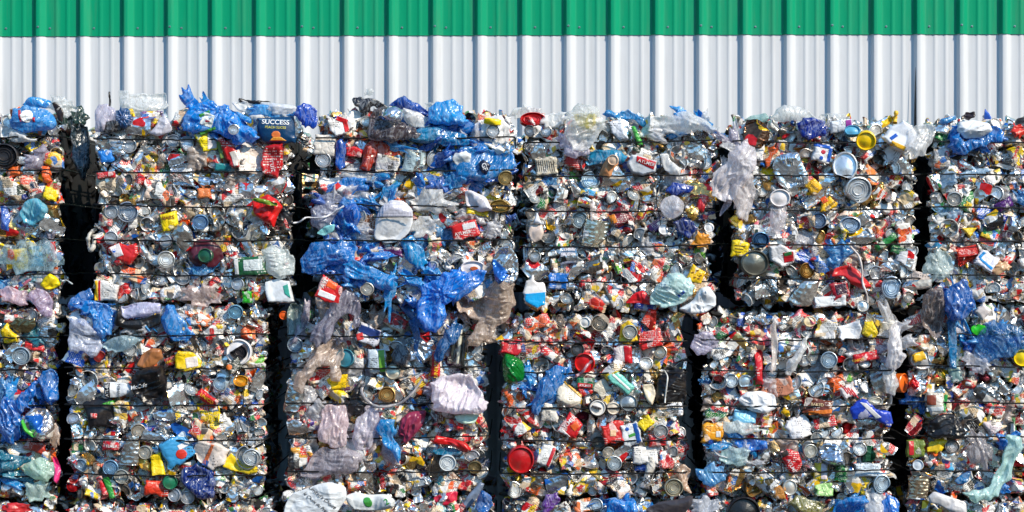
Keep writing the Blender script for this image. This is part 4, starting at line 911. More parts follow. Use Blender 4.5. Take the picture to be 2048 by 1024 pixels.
o = carton((1404, 406, 16, 34, -20), (190, 30, 40), None, y=-0.06); o = carton((1240, 432, 36, 34, 30), (122, 26, 44), 'maroon box with an orange end in the middle of the bale', 'box', y=-0.06); deco(o, (1226, 438, 12, 18, 20), (236, 140, 40), 'printed_panel')
film('plastic_bag', [(1330, 384), (1346, 364), (1390, 372), (1380, 384), (1350, 392)], (26, 50, 170), 0.98, 'dark blue bag wedged above the clear round tub', 'bag', y=-0.05)
film('plastic_bag', [(1346, 448), (1364, 432), (1386, 440), (1396, 458), (1378, 480), (1364, 468)], (28, 34, 130), 0.99, 'navy bag fold below the gold foil cup', 'bag', y=-0.06)
film('wrapper', (1402, 480, 46, 30, 10), (226, 150, 50), 1, None, y=-0.05, mat='calm'); lid(1328, 459, 11, (236, 236, 238), None, mat='plastic', lo=True); lid(1418, 455, 10, (236, 236, 238), None, mat='plastic', lo=True)
film('bottle', [(1062, 482), (1056, 462), (1060, 450), (1084, 448), (1088, 466), (1082, 480), (1068, 486)], (228, 208, 196), 1, 'cream bottle standing in the bale with a pointed white and blue cap', 'bottle', y=-0.06, mat='plastic', bulge=0.03, wr=0.002); carton([(1066, 448), (1074, 424), (1084, 448)], (226, 230, 240), None, y=-0.08, mat='plastic')
tin(1190, 468, 56, 46, 82, (226, 220, 200), None, 'pale ribbed can squashed flat below a thin neck of film', rib=True, y=-0.05); tin(1180, 530, 50, 34, 6, (150, 140, 132), None, None, rib=True); tin(1284, 548, 48, 36, 84, (214, 208, 204)); lid(1070, 513, 12, (190, 190, 188)); tin(1072, 535, 50, 46, 40, (200, 196, 190))
film('plastic_film', (1186, 428, 16, 52, 5), (220, 204, 200), 0.85, None, y=-0.07); lid(1160, 440, 17, (206, 220, 226)); tin(1130, 512, 50, 30, 10, paper=(206, 206, 220))
o = carton([(1373, 556), (1386, 528), (1412, 544), (1402, 568), (1382, 564)], (246, 196, 20), 'yellow pack with dark spots leaning on the turquoise bag', 'pack', 'food_pack', y=-0.09, ta=0.1)
for dx, dy in ((-8, -4), (2, -8), (8, 2), (-4, 6), (4, 8)): deco(o, (1393 + dx, 549 + dy, 5, 3, 20), (140, 90, 20), 'printed_spot')
o = film('plastic_bag', [(1300, 610), (1308, 580), (1326, 556), (1342, 546), (1366, 548), (1382, 562), (1386, 580), (1372, 600), (1346, 612), (1322, 616)], (186, 224, 230), 0.93, 'pale turquoise and white striped bag bulging at the lower corner of the bale', 'bag', y=-0.11, bulge=0.06, wr=0.02); deco(o, (1362, 588, 16, 6, 40), (40, 90, 190), 'printed_mark'); deco(o, [(1318, 572), (1324, 562), (1362, 590), (1350, 592)], (214, 236, 238), 'printed_stripe')
film('plastic_bag', [(1356, 618), (1384, 602), (1400, 576), (1418, 572), (1432, 592), (1432, 612), (1410, 626), (1380, 628)], (228, 232, 238), 0.99, 'smooth white bag beside the turquoise bag, hanging into the gap', 'bag', y=-0.1, bulge=0.05, wr=0.02, mat='plastic', tents=7, wf=24)
o = carton([(1046, 586), (1052, 562), (1066, 549), (1074, 564), (1088, 566), (1092, 590), (1090, 610), (1074, 618), (1050, 604)], (232, 228, 226), 'torn box, white above and bright blue below, at the narrow gap', 'box', y=-0.08, mat='plastic'); deco(o, [(1047, 588), (1091, 584), (1090, 609), (1074, 616), (1051, 603)], (20, 160, 224), 'printed_panel')
o = carton((1116, 562, 38, 32, -6), (30, 110, 196), 'small bright blue pack under the dark crushed cans', 'pack', 'food_pack', 'calm', y=-0.05)
film('plastic_bag', [(1250, 606), (1268, 586), (1288, 580), (1306, 602), (1300, 610), (1276, 606)], (214, 28, 40), 1, 'glossy red bag fold beside the turquoise bag', 'bag', y=-0.06, mat='plastic'); carton((1236, 592, 40, 34, 30), (226, 222, 226), None, mat='print'); carton((1290, 614, 42, 18, -12), (30, 60, 160), None, mat='calm'); carton((1190, 606, 50, 22, -25), (214, 50, 40), None, mat='print')

# ---- upper bale with the two pale can ends
film('plastic_film', [(1470, 288), (1496, 277), (1510, 296), (1512, 330), (1500, 356), (1482, 372), (1470, 396), (1450, 404), (1424, 392), (1418, 366), (1436, 338), (1456, 322)], (214, 210, 222), 0.74, 'long veil of pale film hanging across the gap between two upper bales', 'film', y=-0.11, bulge=0.04, wr=0.045, axis=65)
film('plastic_film', [(1466, 372), (1480, 352), (1502, 344), (1512, 380), (1502, 420), (1494, 444), (1478, 436), (1468, 408)], (220, 208, 208), 0.66, 'second tail of pale film hanging below the long veil', 'film', y=-0.09, axis=80, wr=0.03)
o = film('tray', [(1545, 334), (1552, 312), (1570, 306), (1598, 304), (1604, 324), (1616, 350), (1616, 372), (1580, 378), (1560, 370), (1550, 352)], (226, 232, 238), 1, 'large silvery white tray with ribbed corners, bent in the middle', 'tray', y=-0.06, bulge=0.015, mat='tin', tents=3, wr=0.003)
for i in range(6): deco(o, (1584 + i * 4.5, 361, 1.5, 18, 12), (150, 160, 176), 'rib', mat='tin', lift=0.003); deco(o, (1560 + i * 5, 318 + i * 1.2, 1.5, 16, 12), (140, 130, 120), 'rib', mat='tin', lift=0.003)
o = carton((1644, 306, 36, 36, -12), (226, 228, 234), 'white milk pack with blue corners and a pink spot above the pale can ends', 'pack', 'milk_pack', y=-0.06); deco(o, (1644, 292, 34, 7, -12), (30, 90, 190), 'printed_stripe'); deco(o, (1659, 310, 7, 28, -12), (30, 90, 190), 'printed_stripe'); deco(o, (1646, 304, 10, 9, 0, 1), (200, 40, 70), 'printed_spot'); deco(o, (1642, 316, 8, 8, 0, 1), (40, 90, 190), 'printed_spot')
lid(1690, 332, 25, (230, 234, 238), 'upper of two large pale can ends, tall oval and dished', sq=1.18, y=-0.07, nd=1, lo=True); lid(1717, 380, 27, (232, 236, 240), 'lower of two large pale can ends, ringed and cut off flat below', nd=1, y=-0.08, rot=15)
tin(1658, 362, 42, 32, 0, (222, 232, 238)); carton((1740, 350, 38, 28, -40), (240, 140, 70), None, mat='print')
o = carton((1628, 374, 28, 24, -45), (246, 186, 20), 'small yellow label above its twin on the bale face', 'label', 'can_label', y=-0.07, ta=0.08); write(o, 'Hozoki', 1628, 374, 8, (60, 40, 20), -38)
o = carton([(1640, 424), (1646, 402), (1660, 392), (1676, 406), (1672, 414), (1650, 424)], (246, 190, 20), 'yellow and orange wrapper with bold dark word, below its smaller twin', 'wrapper', 'wrapper', y=-0.07, ta=0.1); write(o, 'Hofors', 1660, 410, 8, (50, 30, 20), 38); deco(o, (1648, 400, 12, 12, 30), (230, 90, 40), 'printed_panel')
lid(1560, 396, 21, (226, 222, 224), 'clear cup with a white base, trailing film, below the silvery tray', 'cup', 'plastic_cup', 'plastic', y=-0.09, lo=True, nd=0, sq=0.9); film('plastic_film', [(1540, 412), (1576, 412), (1572, 440), (1556, 474), (1542, 456)], (216, 210, 216), 0.6, None, y=-0.07, axis=80)
lid(1637, 441, 16, (150, 170, 196), nd=0); lid(1611, 308, 12, (200, 190, 184)); carton((1772, 484, 50, 14, 35), (40, 130, 60)); tin(1718, 474, 62, 32, 14, (226, 222, 214), rib=True); lid(1700, 450, 22, (180, 196, 214), None, sq=0.8)
o = carton((1481, 498, 36, 32, -6), (246, 212, 20), 'yellow printed pack low in the bale next to the dark round lid', 'pack', 'food_pack', y=-0.06, ta=0.1)
for i in range(3): deco(o, (1480 - i * 2, 492 + i * 6, 22 - i * 5, 1.6, -6), (90, 70, 30), 'printed_line')
lid(1510, 526, 29, (112, 112, 104), 'large dark grey can end low in the bale near the gap', sq=0.9, y=-0.07, nd=0, lo=True); lid(1522, 480, 17, (70, 110, 150), 'blue grey ringed can end with a white square sticker', nd=0, y=-0.06)
o = carton([(1536, 492), (1560, 488), (1590, 500), (1588, 526), (1562, 536), (1540, 522)], (228, 226, 228), 'white jar with a red and green badge beside the dark grey can end', 'jar', 'jar', y=-0.05, bulge=0.03); deco(o, (1576, 514, 20, 20, 10), (200, 30, 44), 'printed_badge'); deco(o, (1574, 508, 16, 7, 15), (30, 120, 60), 'printed_badge', lift=0.0025)
lid(1614, 541, 15, (150, 110, 50), None, sq=1.1); carton((1640, 530, 22, 40, 35), (40, 110, 190), None, mat='print')
film('foil', [(1662, 554), (1670, 536), (1694, 530), (1716, 540), (1738, 566), (1744, 574), (1724, 580), (1700, 566), (1688, 552)], (206, 40, 40), 1, 'arched red can flap bent over the bottom of the bale', 'can flap', mat='plastic', y=-0.07, wr=0.008, bulge=0.03, axis=-30)
o = carton((1680, 580, 36, 34, 14), (170, 26, 44), 'dark red pack with a berry picture under the arched red flap', 'pack', 'food_pack', 'calm', y=-0.06); deco(o, (1682, 578, 22, 20, 14), (70, 40, 60), 'printed_picture', mat='calm')
strap([(1700, 492), (1718, 510), (1724, 540), (1726, 570), (1734, 590), (1736, 606)], 0.0055, (216, 206, 202), 'white cord looping down over the arched red flap', 'cord', 'cord', y=-0.11)
film('foil', [(1576, 600), (1594, 574), (1606, 560), (1640, 558), (1632, 590), (1622, 612), (1590, 612)], (228, 220, 210), 1, 'smooth white foil pouch at the bottom edge of the bale', 'pouch', mat='tin', y=-0.06, tents=3, wr=0.003); carton((1660, 602, 64, 22, 4), (222, 226, 230), None, mat='calm', y=-0.06)
lid(1726, 612, 12, (232, 230, 226), 'white end of a red can at the bottom edge, under the white cord', y=-0.08, nd=0, lo=True); lid(1784, 575, 21, (190, 206, 222), None, sq=1.1); lid(1818, 594, 12, (200, 190, 180)); tin(1832, 560, 60, 36, 0, paper=(206, 190, 180), mat='calm'); carton((1808, 470, 30, 46, 5), (226, 90, 50), None, mat='print'); tin(1812, 520, 40, 40, 80, (232, 228, 226), (232, 232, 234), mat='calm'); carton((1796, 500, 30, 18, -20), (26, 100, 50), None)

# ---- rightmost upper bale
lid(1909, 398, 15, (232, 230, 226), 'cream ringed can end in the rightmost upper bale', nd=0, y=-0.08); carton((2008, 410, 36, 20, 30), (80, 30, 110), 'purple carton corner in the rightmost upper bale'); carton([(1924, 456), (1954, 456), (1940, 476)], (238, 200, 40), 'yellow three cornered scrap in the rightmost upper bale', 'scrap', 'card_scrap'); tin(1936, 512, 44, 36, 10, (190, 60, 40), (206, 44, 36), 'red can with a clear top in the rightmost upper bale')
o = carton((1974, 522, 40, 34, -35), (228, 226, 236), 'white card framed in blue, beside the red can', 'card', 'printed_card', y=-0.06); deco(o, [(1956, 514), (1968, 502), (1972, 506), (1960, 518)], (30, 140, 210), 'printed_edge'); deco(o, [(1958, 518), (1962, 515), (1984, 536), (1980, 540)], (30, 140, 210), 'printed_edge')
film('paper_bag', (2000, 534, 38, 30, 0), (206, 168, 130), 1, 'crumpled tan paper bag beside the blue framed card', 'paper bag', mat='plastic', y=-0.05); film('plastic_film', (1876, 530, 56, 64, 0), (190, 206, 206), 0.55, None, y=-0.06)
for q in ((1950, 345, 60, 14, 10), (1890, 360, 46, 30, 20), (1905, 425, 40, 26, 0)): film('film_scrap', q, (160, 190, 222), 0.8, None, y=-0.04, mask=False)
tin(1990, 440, 50, 34, 30, (90, 90, 92)); tin(2028, 450, 40, 30, -20, (200, 206, 214)); carton((2002, 436, 20, 14, 0), (40, 60, 170), None); carton((1884, 318, 30, 40, 0), (206, 206, 210), None, mat='print')

# ---- leftmost lower bale
film('bowl', [(18, 650), (34, 634), (58, 640), (70, 634), (72, 652), (58, 666), (34, 664)], (130, 116, 84), 1, 'olive brass coloured bowl crushed in the leftmost lower bale', 'bowl', mat='tin', y=-0.06, tents=2)
carton([(0, 662), (14, 646), (24, 662), (38, 672), (36, 684), (8, 686)], (246, 206, 24), 'yellow crumpled carton below the olive brass bowl', y=-0.05); tin(96, 672, 40, 42, 80, (206, 222, 236)); carton((114, 656, 34, 20, -4), (228, 190, 130), None, mat='print'); lid(42, 712, 19, (200, 214, 224), 'pale blue grey can end in the leftmost lower bale', nd=0, y=-0.06); carton((68, 694, 40, 14, -12), (206, 40, 44))
film('plastic_bag', [(76, 760), (84, 742), (104, 738), (117, 760), (117, 800), (104, 812), (90, 800)], (24, 90, 196), 0.97, 'blue bag bulging at the gap above the foil pack ringed in green', 'bag', y=-0.08, bulge=0.05, axis=80)
film('plastic_bag', [(30, 806), (48, 780), (66, 762), (78, 764), (72, 790), (54, 804), (60, 816), (40, 826), (44, 850), (36, 880), (20, 890), (0, 872), (0, 800), (16, 792)], (16, 88, 200), 0.97, 'big blue bag with strands beside the foil pack ringed in green', 'bag', y=-0.09, wr=0.045)
film('foil', [(44, 850), (50, 828), (66, 816), (90, 816), (106, 830), (110, 852), (104, 876), (84, 884), (60, 872)], (222, 212, 208), 1, 'crinkled silver foil pack ringed in green, beside the big blue bag', 'foil pack', mat='tin', y=-0.1, bulge=0.04, tents=9)
film('rim', [(41, 842), (46, 838), (54, 858), (68, 866), (92, 866), (90, 874), (66, 876), (48, 864)], (70, 180, 60), 1, 'bright green curved rim around the crinkled foil pack', 'rim', mat='plastic', y=-0.14, wr=0.004)
film('plastic_film', (110, 872, 20, 50, 0), (186, 160, 140), 0.85, None, y=-0.08); carton((70, 892, 40, 24, -20), (190, 60, 46), None, mat='calm', y=-0.05); carton((40, 896, 50, 30, 20), (226, 220, 216), None, mat='print')
film('plastic_film', [(40, 938), (60, 922), (90, 916), (108, 926), (112, 950), (96, 966), (70, 960), (52, 952)], (180, 210, 196), 0.85, 'pale green film bunched low in the leftmost lower bale', 'film', y=-0.08)
film('plastic_film', (76, 980, 56, 40, 10), (190, 212, 206), 0.8, None, y=-0.06); film('wrapper', [(104, 914), (112, 914), (122, 938), (116, 968), (107, 962), (110, 938)], (232, 60, 130), 1, 'hot pink wrapper strip beside the pale green film', 'wrapper', mat='plastic', y=-0.08)
film('plastic_bag', [(0, 900), (20, 910), (58, 914), (60, 926), (30, 940), (0, 946)], (24, 130, 160), 0.95, 'teal bag strand reaching in from the picture edge', 'bag', y=-0.08, axis=0)

# ---- lower bale with the black coffee bag
film('tray', [(228, 650), (232, 622), (240, 610), (246, 640), (290, 636), (322, 626), (322, 648), (290, 660), (256, 658)], (20, 19, 22), 1, 'long black plastic tray lying near the top of the lower bale', 'tray', mat='plastic', y=-0.07, wr=0.004, tents=2); film('plastic_film', [(240, 612), (280, 606), (322, 606), (322, 624), (290, 634), (248, 638)], (190, 190, 216), 0.9, 'silvery film folded along the black plastic tray', 'film', y=-0.08)
film('plastic_bag', [(186, 650), (190, 624), (206, 606), (222, 614), (228, 640), (222, 670), (204, 680), (192, 668)], (40, 140, 214), 0.92, 'blue film bag at the end of the black plastic tray', 'bag', y=-0.06); film('plastic_bag', [(322, 640), (330, 612), (348, 606), (356, 630), (374, 650), (392, 668), (372, 684), (344, 680), (330, 664)], (60, 150, 220), 0.9, 'torn blue film beside the tray with a white patch above', 'bag', y=-0.06)
film('plastic_bag', [(134, 606), (150, 592), (180, 574), (188, 596), (168, 612), (144, 622)], (24, 86, 190), 0.95, 'blue bag end poking up into the widest gap', 'bag', y=-0.04, mask=False)
film('plastic_film', [(136, 680), (142, 640), (164, 636), (180, 650), (196, 664), (206, 690), (190, 716), (160, 700), (142, 704)], (190, 196, 212), 0.75, 'grey white film hanging over the corner of the lower bale', 'film', y=-0.07); film('plastic_film', [(196, 690), (230, 672), (290, 676), (270, 690), (236, 704), (214, 704)], (170, 196, 206), 0.7, None, y=-0.07)
lid(471, 624, 15, (150, 200, 226), 'light blue can end at the top of the lower bale', nd=0, y=-0.06); film('wood_scrap', [(272, 732), (284, 708), (304, 696), (322, 698), (326, 716), (310, 730), (288, 738)], (168, 108, 64), 1, 'tan brown rounded scrap of board above the black coffee bag', 'board', mat='plastic', y=-0.06, wr=0.004)
o = film('coffee_bag', [(262, 760), (272, 742), (300, 734), (326, 730), (334, 760), (332, 790), (318, 808), (296, 814), (280, 800), (266, 784)], (20, 18, 22), 1, 'crumpled glossy black coffee bag with white script', 'coffee bag', mat='plastic', y=-0.09, bulge=0.04, wr=0.015, tents=5); write(o, 'McCafe', 278, 773, 11, (236, 236, 238), 12, shear=0.2, lift=0.006)
o = film('bottle', [(207, 764), (226, 764), (250, 766), (266, 774), (262, 786), (240, 794), (208, 796)], (222, 226, 232), 1, 'white bottle with a dark band reading ATL-EL, beside the black coffee bag', 'bottle', mat='plastic', y=-0.06, wr=0.003, tents=2); deco(o, (215, 780, 11, 30, 0), (26, 30, 40), 'printed_band'); write(o, 'ATL-EL', 215, 780, 8.5, (235, 235, 235), 90, lift=0.004); write(o, 'WHEN', 238, 780, 8, (90, 100, 110), 90)
carton((214, 808, 30, 10, 12), (70, 170, 50))
o = carton([(350, 712), (356, 702), (388, 706), (404, 724), (398, 738), (370, 744), (352, 738)], (246, 208, 24), 'crumpled yellow bag with a pale square beside the black coffee bag', 'bag', 'food_bag', y=-0.06); deco(o, (384, 724, 24, 20, 10), (226, 214, 206), 'printed_panel')
o = carton((342, 722, 26, 16, 20), (206, 40, 30), 'small red and yellow label left over beside the crumpled yellow bag', 'label', 'can_label'); write(o, 'UNICO', 342, 722, 7, (250, 210, 40), 20)
o = carton((414, 797, 44, 18, -38), (210, 32, 36), 'red strip label with yellow letters UNICO on the lower bale', 'label', 'can_label', y=-0.06); write(o, 'UNICO', 414, 797, 9.5, (250, 206, 40), -38)
lid(477, 704, 26, (230, 228, 232), 'white oval ring of a torn lid near the bale edge', 'lid', 'plastic_lid', 'plastic', y=-0.06, lo=True, sq=1.05); lid(477, 704, 18, (60, 56, 62), None, sq=0.95, y=-0.075, mat='plastic'); o = carton((466, 732, 32, 24, 30), (40, 50, 40), 'dark green can label with an orange tomato', 'label', 'can_label', y=-0.08); deco(o, (459, 734, 12, 11, 0, 1), (236, 120, 40), 'printed_tomato')
lid(441, 767, 15, (200, 214, 224)); lid(482, 762, 16, (236, 170, 40), 'golden yellow lid low beside the bale edge', 'lid', 'plastic_lid', 'plastic', sq=0.7, y=-0.06); tin(496, 664, 30, 28, 90, (220, 90, 50), (236, 110, 50)); carton((400, 640, 44, 24, 0), (232, 120, 60), None, mat='print'); carton((428, 660, 50, 24, 38), (206, 44, 44), None, mat='print'); carton((384, 654, 34, 28, -20), (40, 50, 50), None, mat='print'); tin(196, 712, 38, 30, 20, (60, 90, 150), (40, 80, 150), mat='print'); lid(199, 713, 12, (150, 40, 36), 'small open can with a rust red inside', 'can', 'open_can', 'plastic', y=-0.07)
carton((200, 828, 56, 56, 8), (26, 24, 28), 'black crushed box with a small red square on the lower bale', 'box', 'crushed_box', 'plastic'); carton((187, 832, 13, 10, 0), (206, 30, 40), None, y=-0.07)
lid(290, 905, 14, (224, 218, 206), 'cream round can end beside the tall ribbed tin', nd=0, y=-0.07); o = tin(221, 880, 36, 34, 88, (190, 196, 200), None, 'ribbed can with a red half label reading AYLMER', rib=True); o2 = carton((221, 892, 32, 16, -4), (190, 26, 38), None, y=-0.07); write(o2, 'AYLMER', 221, 892, 8, (236, 226, 226), -4)
tin(262, 900, 60, 36, 88, (196, 192, 186), None, 'tall ribbed tin standing upright in the lower bale', rib=True, y=-0.05, nd=2)
o = carton((352, 900, 58, 50, 28), (60, 150, 206), 'pale blue and white carton with a red cup picture', y=-0.06); deco(o, (363, 908, 22, 20, 0, 1), (206, 50, 36), 'printed_cup'); deco(o, (372, 888, 34, 10, 28), (230, 230, 234), 'printed_panel')
o = carton([(384, 904), (396, 880), (430, 886), (460, 900), (448, 930), (426, 940), (400, 926)], (230, 216, 206), 'fan shaped cream tub with orange edges beside the blue cup carton', 'tub', 'paper_tub', y=-0.06); deco(o, [(404, 926), (424, 888), (430, 889), (412, 930)], (232, 120, 70), 'printed_stripe'); deco(o, (411, 926, 12, 12, -20), (60, 90, 160), 'printed_square')
lid(494, 915, 25, (214, 214, 212), 'large pale can end facing out near the edge of the lower bale', nd=1, y=-0.07); lid(503, 915, 18, (226, 232, 236), None, y=-0.09, nd=0)
carton([(300, 912), (322, 904), (330, 950), (304, 952)], (248, 214, 24), 'upright yellow pack with a line of dark print', 'pack', 'food_pack', y=-0.06); carton([(440, 926), (462, 906), (484, 924), (514, 932), (512, 948), (470, 944), (446, 934)], (244, 208, 30), 'long yellow pack under the large pale can end', 'pack', 'food_pack', y=-0.05)
film('plastic_bag', [(360, 960), (372, 932), (392, 926), (410, 936), (430, 946), (434, 970), (424, 996), (400, 998), (380, 984)], (20, 34, 130), 0.99, 'navy blue bag pressed low in the lower bale', 'bag', y=-0.07, bulge=0.04)
lid(162, 931, 14, (190, 210, 226)); lid(221, 936, 16, (150, 190, 220), nd=0); lid(243, 953, 15, (222, 220, 212), nd=0); lid(340, 965, 15, (26, 110, 80), 'round bottle green lid low beside the navy bag', 'lid', 'plastic_lid', 'plastic', y=-0.07, nd=0, lo=True); carton((312, 976, 44, 30, -4), (222, 60, 36), None, y=-0.05); carton((204, 972, 12, 40, 20), (206, 30, 44)); carton((218, 976, 12, 44, 20), (50, 150, 60)); tin(288, 926, 30, 30, 80, (240, 200, 120), (236, 180, 50)); lid(348, 990, 14); lid(375, 995, 14)
carton((245, 820, 36, 36, 8), (232, 190, 80), None, mat='print'); lid(147, 838, 14, (190, 196, 206)); lid(277, 862, 15, (200, 190, 176)); tin(330, 830, 44, 34, 10); tin(312, 870, 50, 36, -20); carton((440, 850, 44, 30, 35), (206, 30, 44), None, mat='print'); carton((405, 865, 50, 34, -30), (220, 60, 60), None, mat='print')

# ---- shaded lower bale with the bags
film('cloth_sheet', [(573, 676), (574, 620), (582, 606), (606, 608), (608, 650), (604, 672), (588, 684)], (124, 146, 146), 0.97, 'dull green plastic sheet hanging at the gap of the shaded bale', 'sheet', y=-0.02, axis=85); lid(567, 631, 9, (224, 96, 30), 'orange bottle cap in the gap beside the dull green sheet', 'cap', 'bottle_cap', 'plastic', y=0.0, nd=0, lo=True)
o = carton((614, 644, 18, 50, 2), (26, 32, 50), 'navy can label with upright white letters in the shade', 'label', 'can_label', y=-0.02); write(o, 'SLICE', 614, 644, 11, (220, 224, 230), 90)
film('plastic_bag', [(620, 684), (630, 650), (650, 622), (668, 596), (690, 578), (712, 586), (722, 610), (720, 640), (708, 662), (702, 630), (690, 626), (676, 640), (664, 664), (648, 690), (630, 692)], (136, 132, 150), 0.88, 'grey translucent carrier bag hanging with an open handle loop', 'bag', y=-0.17, bulge=0.05, wr=0.035, axis=65)
film('plastic_film', [(586, 778), (598, 742), (616, 716), (636, 690), (668, 678), (688, 700), (690, 720), (676, 730), (678, 764), (664, 760), (660, 730), (640, 734), (622, 756), (604, 786)], (200, 182, 170), 0.72, 'beige translucent bag trailing below the grey carrier bag', 'bag', y=-0.08, wr=0.03, axis=40)
lid(590, 690, 16, (180, 196, 210), 'ringed can end shaded beneath the dull green sheet', nd=0, y=-0.06); lid(690, 716, 19, (50, 120, 140), 'round teal lid half hidden by the beige bag', 'lid', 'plastic_lid', 'plastic', y=-0.06, nd=0, lo=True)
o = carton([(710, 674), (722, 644), (764, 662), (756, 690), (748, 694), (712, 682)], (212, 214, 226), 'blue and white crushed box hanging in the shade of the blue bag', 'box', 'crushed_box', y=-0.06, ta=0.1); deco(o, [(720, 648), (763, 663), (756, 680), (716, 662)], (36, 62, 130), 'printed_panel'); deco(o, (720, 673, 14, 14, 15), (200, 50, 44), 'printed_picture')
o = carton((754, 722, 34, 48, 4), (200, 214, 226), 'pale carton with a lime green stripe in the shaded bale', y=-0.05); deco(o, (764, 722, 12, 44, 4), (110, 170, 60), 'printed_stripe')
lid(786, 744, 16, (206, 196, 176), 'bright tin end beside the dark clear cup', nd=0, y=-0.06, lo=True); film('cup', (802, 712, 40, 42, 0), (92, 90, 100), 0.85, 'dark clear plastic cup in the shade below the large blue bag', 'cup', y=-0.06, rough=0.04, wr=0.004, bulge=0.04)
carton([(652, 760), (672, 752), (696, 748), (692, 776), (662, 780)], (248, 206, 20), 'torn yellow sign under the beige translucent bag', 'sign', 'printed_sign', y=-0.05)
o = carton((872, 728, 17, 52, -3), (210, 26, 36), 'upright red can strip with yellow letters UNICO', 'label', 'can_label', y=-0.08); write(o, 'UNICO', 873, 738, 11, (250, 206, 50), 87)
for i, (a, b) in enumerate(((906, 690), (918, 694), (926, 700))): carton((a, b, 8, 70, -12 + 6 * i), [(60, 66, 62), (206, 206, 190), (40, 44, 44)][i], None, y=-0.06)
film('foil', (840, 700, 50, 44, 10), (206, 214, 226), 1, None, mat='tin', y=-0.05, tents=8); film('foil', (845, 680, 60, 30, 0), (150, 190, 220), 1, None, mat='tin', y=-0.05, tents=6)
film('plastic_bag', [(862, 800), (862, 764), (884, 752), (920, 748), (944, 756), (958, 778), (978, 806), (972, 822), (940, 828), (900, 826), (866, 822)], (216, 206, 216), 0.93, 'bulky lilac white bag at the edge of the shaded bale', 'bag', y=-0.12, bulge=0.06, wr=0.035, axis=75); film('bowl', [(908, 832), (934, 828), (960, 830), (950, 846), (930, 850), (914, 844)], (190, 222, 206), 1, 'pale green bowl edge under the bulky lilac white bag', 'bowl', y=-0.09, mat='plastic', wr=0.006)
film('plastic_bag', [(795, 868), (800, 838), (818, 824), (854, 820), (848, 846), (830, 870), (812, 890)], (140, 44, 76), 0.99, 'crumpled maroon pink bag beside the bright blue bag', 'bag', y=-0.07, mat='plastic', bulge=0.04, wr=0.02)
film('plastic_bag', [(752, 860), (760, 838), (790, 838), (792, 864), (786, 876), (800, 896), (803, 916), (796, 926), (786, 906), (764, 884)], (20, 118, 214), 0.98, 'bright blue bag pointing down in the middle of the shaded bale', 'bag', y=-0.1, bulge=0.045, axis=70)
carton((774, 826, 34, 22, 0), (60, 130, 90), None, mat='print', y=-0.05)
film('plastic_film', [(636, 880), (644, 820), (660, 808), (692, 810), (698, 850), (692, 892), (660, 896)], (214, 196, 200), 0.82, 'pale pink white film sheet hanging flat on the shaded bale', 'film', y=-0.08, axis=86, wr=0.028); film('plastic_film', [(702, 880), (714, 834), (740, 814), (760, 826), (750, 870), (738, 900), (712, 900)], (206, 200, 212), 0.7, 'clear film column hanging beside the bright blue bag', 'film', y=-0.07, axis=80, wr=0.025)
film('plastic_film', [(600, 948), (632, 900), (690, 894), (724, 908), (716, 940), (660, 950), (620, 958)], (176, 168, 176), 0.68, 'wide smoky film sheet low on the shaded bale', 'film', y=-0.07, axis=0)
strap([(728, 768), (722, 782), (732, 800), (748, 812), (770, 814), (800, 808), (826, 786), (844, 758)], 0.008, (190, 184, 186), 'loose clear handle loop over the mesh and gold can', 'plastic_loop', 'loop', y=-0.09, mat='film')
film('net_cloth', [(694, 824), (706, 776), (722, 762), (728, 800), (736, 806), (722, 826), (704, 832)], (34, 32, 36), 1, 'black mesh cloth hanging on the shaded bale', 'cloth', y=-0.06, mat='plastic'); lid(774, 790, 17, (190, 150, 90), 'gold can end glowing through the clear handle loop', y=-0.06)
o = film('bag', [(864, 884), (872, 870), (890, 874), (930, 884), (944, 900), (930, 906), (900, 890), (868, 888)], (208, 28, 30), 1, 'bright red plastic bag low on the shaded bale', 'bag', y=-0.08, mat='plastic', bulge=0.03); lid(895, 926, 17, (222, 228, 232), 'white ringed lid below the bright red bag', 'lid', 'plastic_disc', 'plastic', y=-0.07, nd=0); lid(950, 935, 14, (170, 150, 110), None, nd=0); lid(944, 912, 16, (220, 216, 218), None, y=-0.05, sq=0.8)
film('plastic_film', (898, 904, 60, 16, -4), (30, 130, 170), 0.95, None, y=-0.06); carton((905, 850, 30, 24, 0), (30, 90, 180), None, mat='print', y=-0.05); carton((920, 850, 14, 18, 0), (210, 40, 40), None, y=-0.07); carton((606, 912, 40, 40, 15), (236, 170, 70), None, mat='print', y=-0.04); carton((628, 850, 30, 22, -10), (90, 60, 140), None, mat='print', y=-0.04)
tin(590, 800, 60, 40, 80, (200, 198, 196)); tin(600, 850, 50, 36, 10, (190, 180, 176)); film('cap', (584, 925, 14, 34, 4), (30, 30, 36), 1, None, mat='plastic')
film('plastic_film', (712, 640, 50, 60, 40), (80, 60, 60), 0.7, None, y=-0.02, mask=False)

# ---- lower bale with red lids
film('bottle', [(1006, 752), (1004, 722), (1010, 706), (1026, 710), (1046, 722), (1050, 744), (1046, 762), (1024, 768), (1010, 764)], (10, 132, 46), 1, 'bulging green plastic bottle at the edge of the lower bale', 'bottle', mat='pet', y=-0.06, bulge=0.05, wr=0.014); carton((1022, 694, 38, 30, -8), (206, 30, 40), 'red and grey can just above the green bottle', 'can', 'crushed_can', y=-0.05)
lid(1042, 920, 27, (176, 16, 24), 'large glossy dark red lid near the bottom edge of the bale', 'lid', 'plastic_lid', 'plastic', y=-0.09, nd=0, lo=True, sq=1.05); lid(1169, 726, 21, (206, 22, 26), 'round red lid in the upper part of the bale, half behind film', 'lid', 'plastic_lid', 'plastic', y=-0.06, nd=0, lo=True)
strap([(1152, 752), (1164, 746), (1174, 730), (1184, 722)], 0.008, (206, 150, 160), 'pinkish film strand lying over the round red lid', 'film_strand', 'strand', y=-0.11, mat='film')
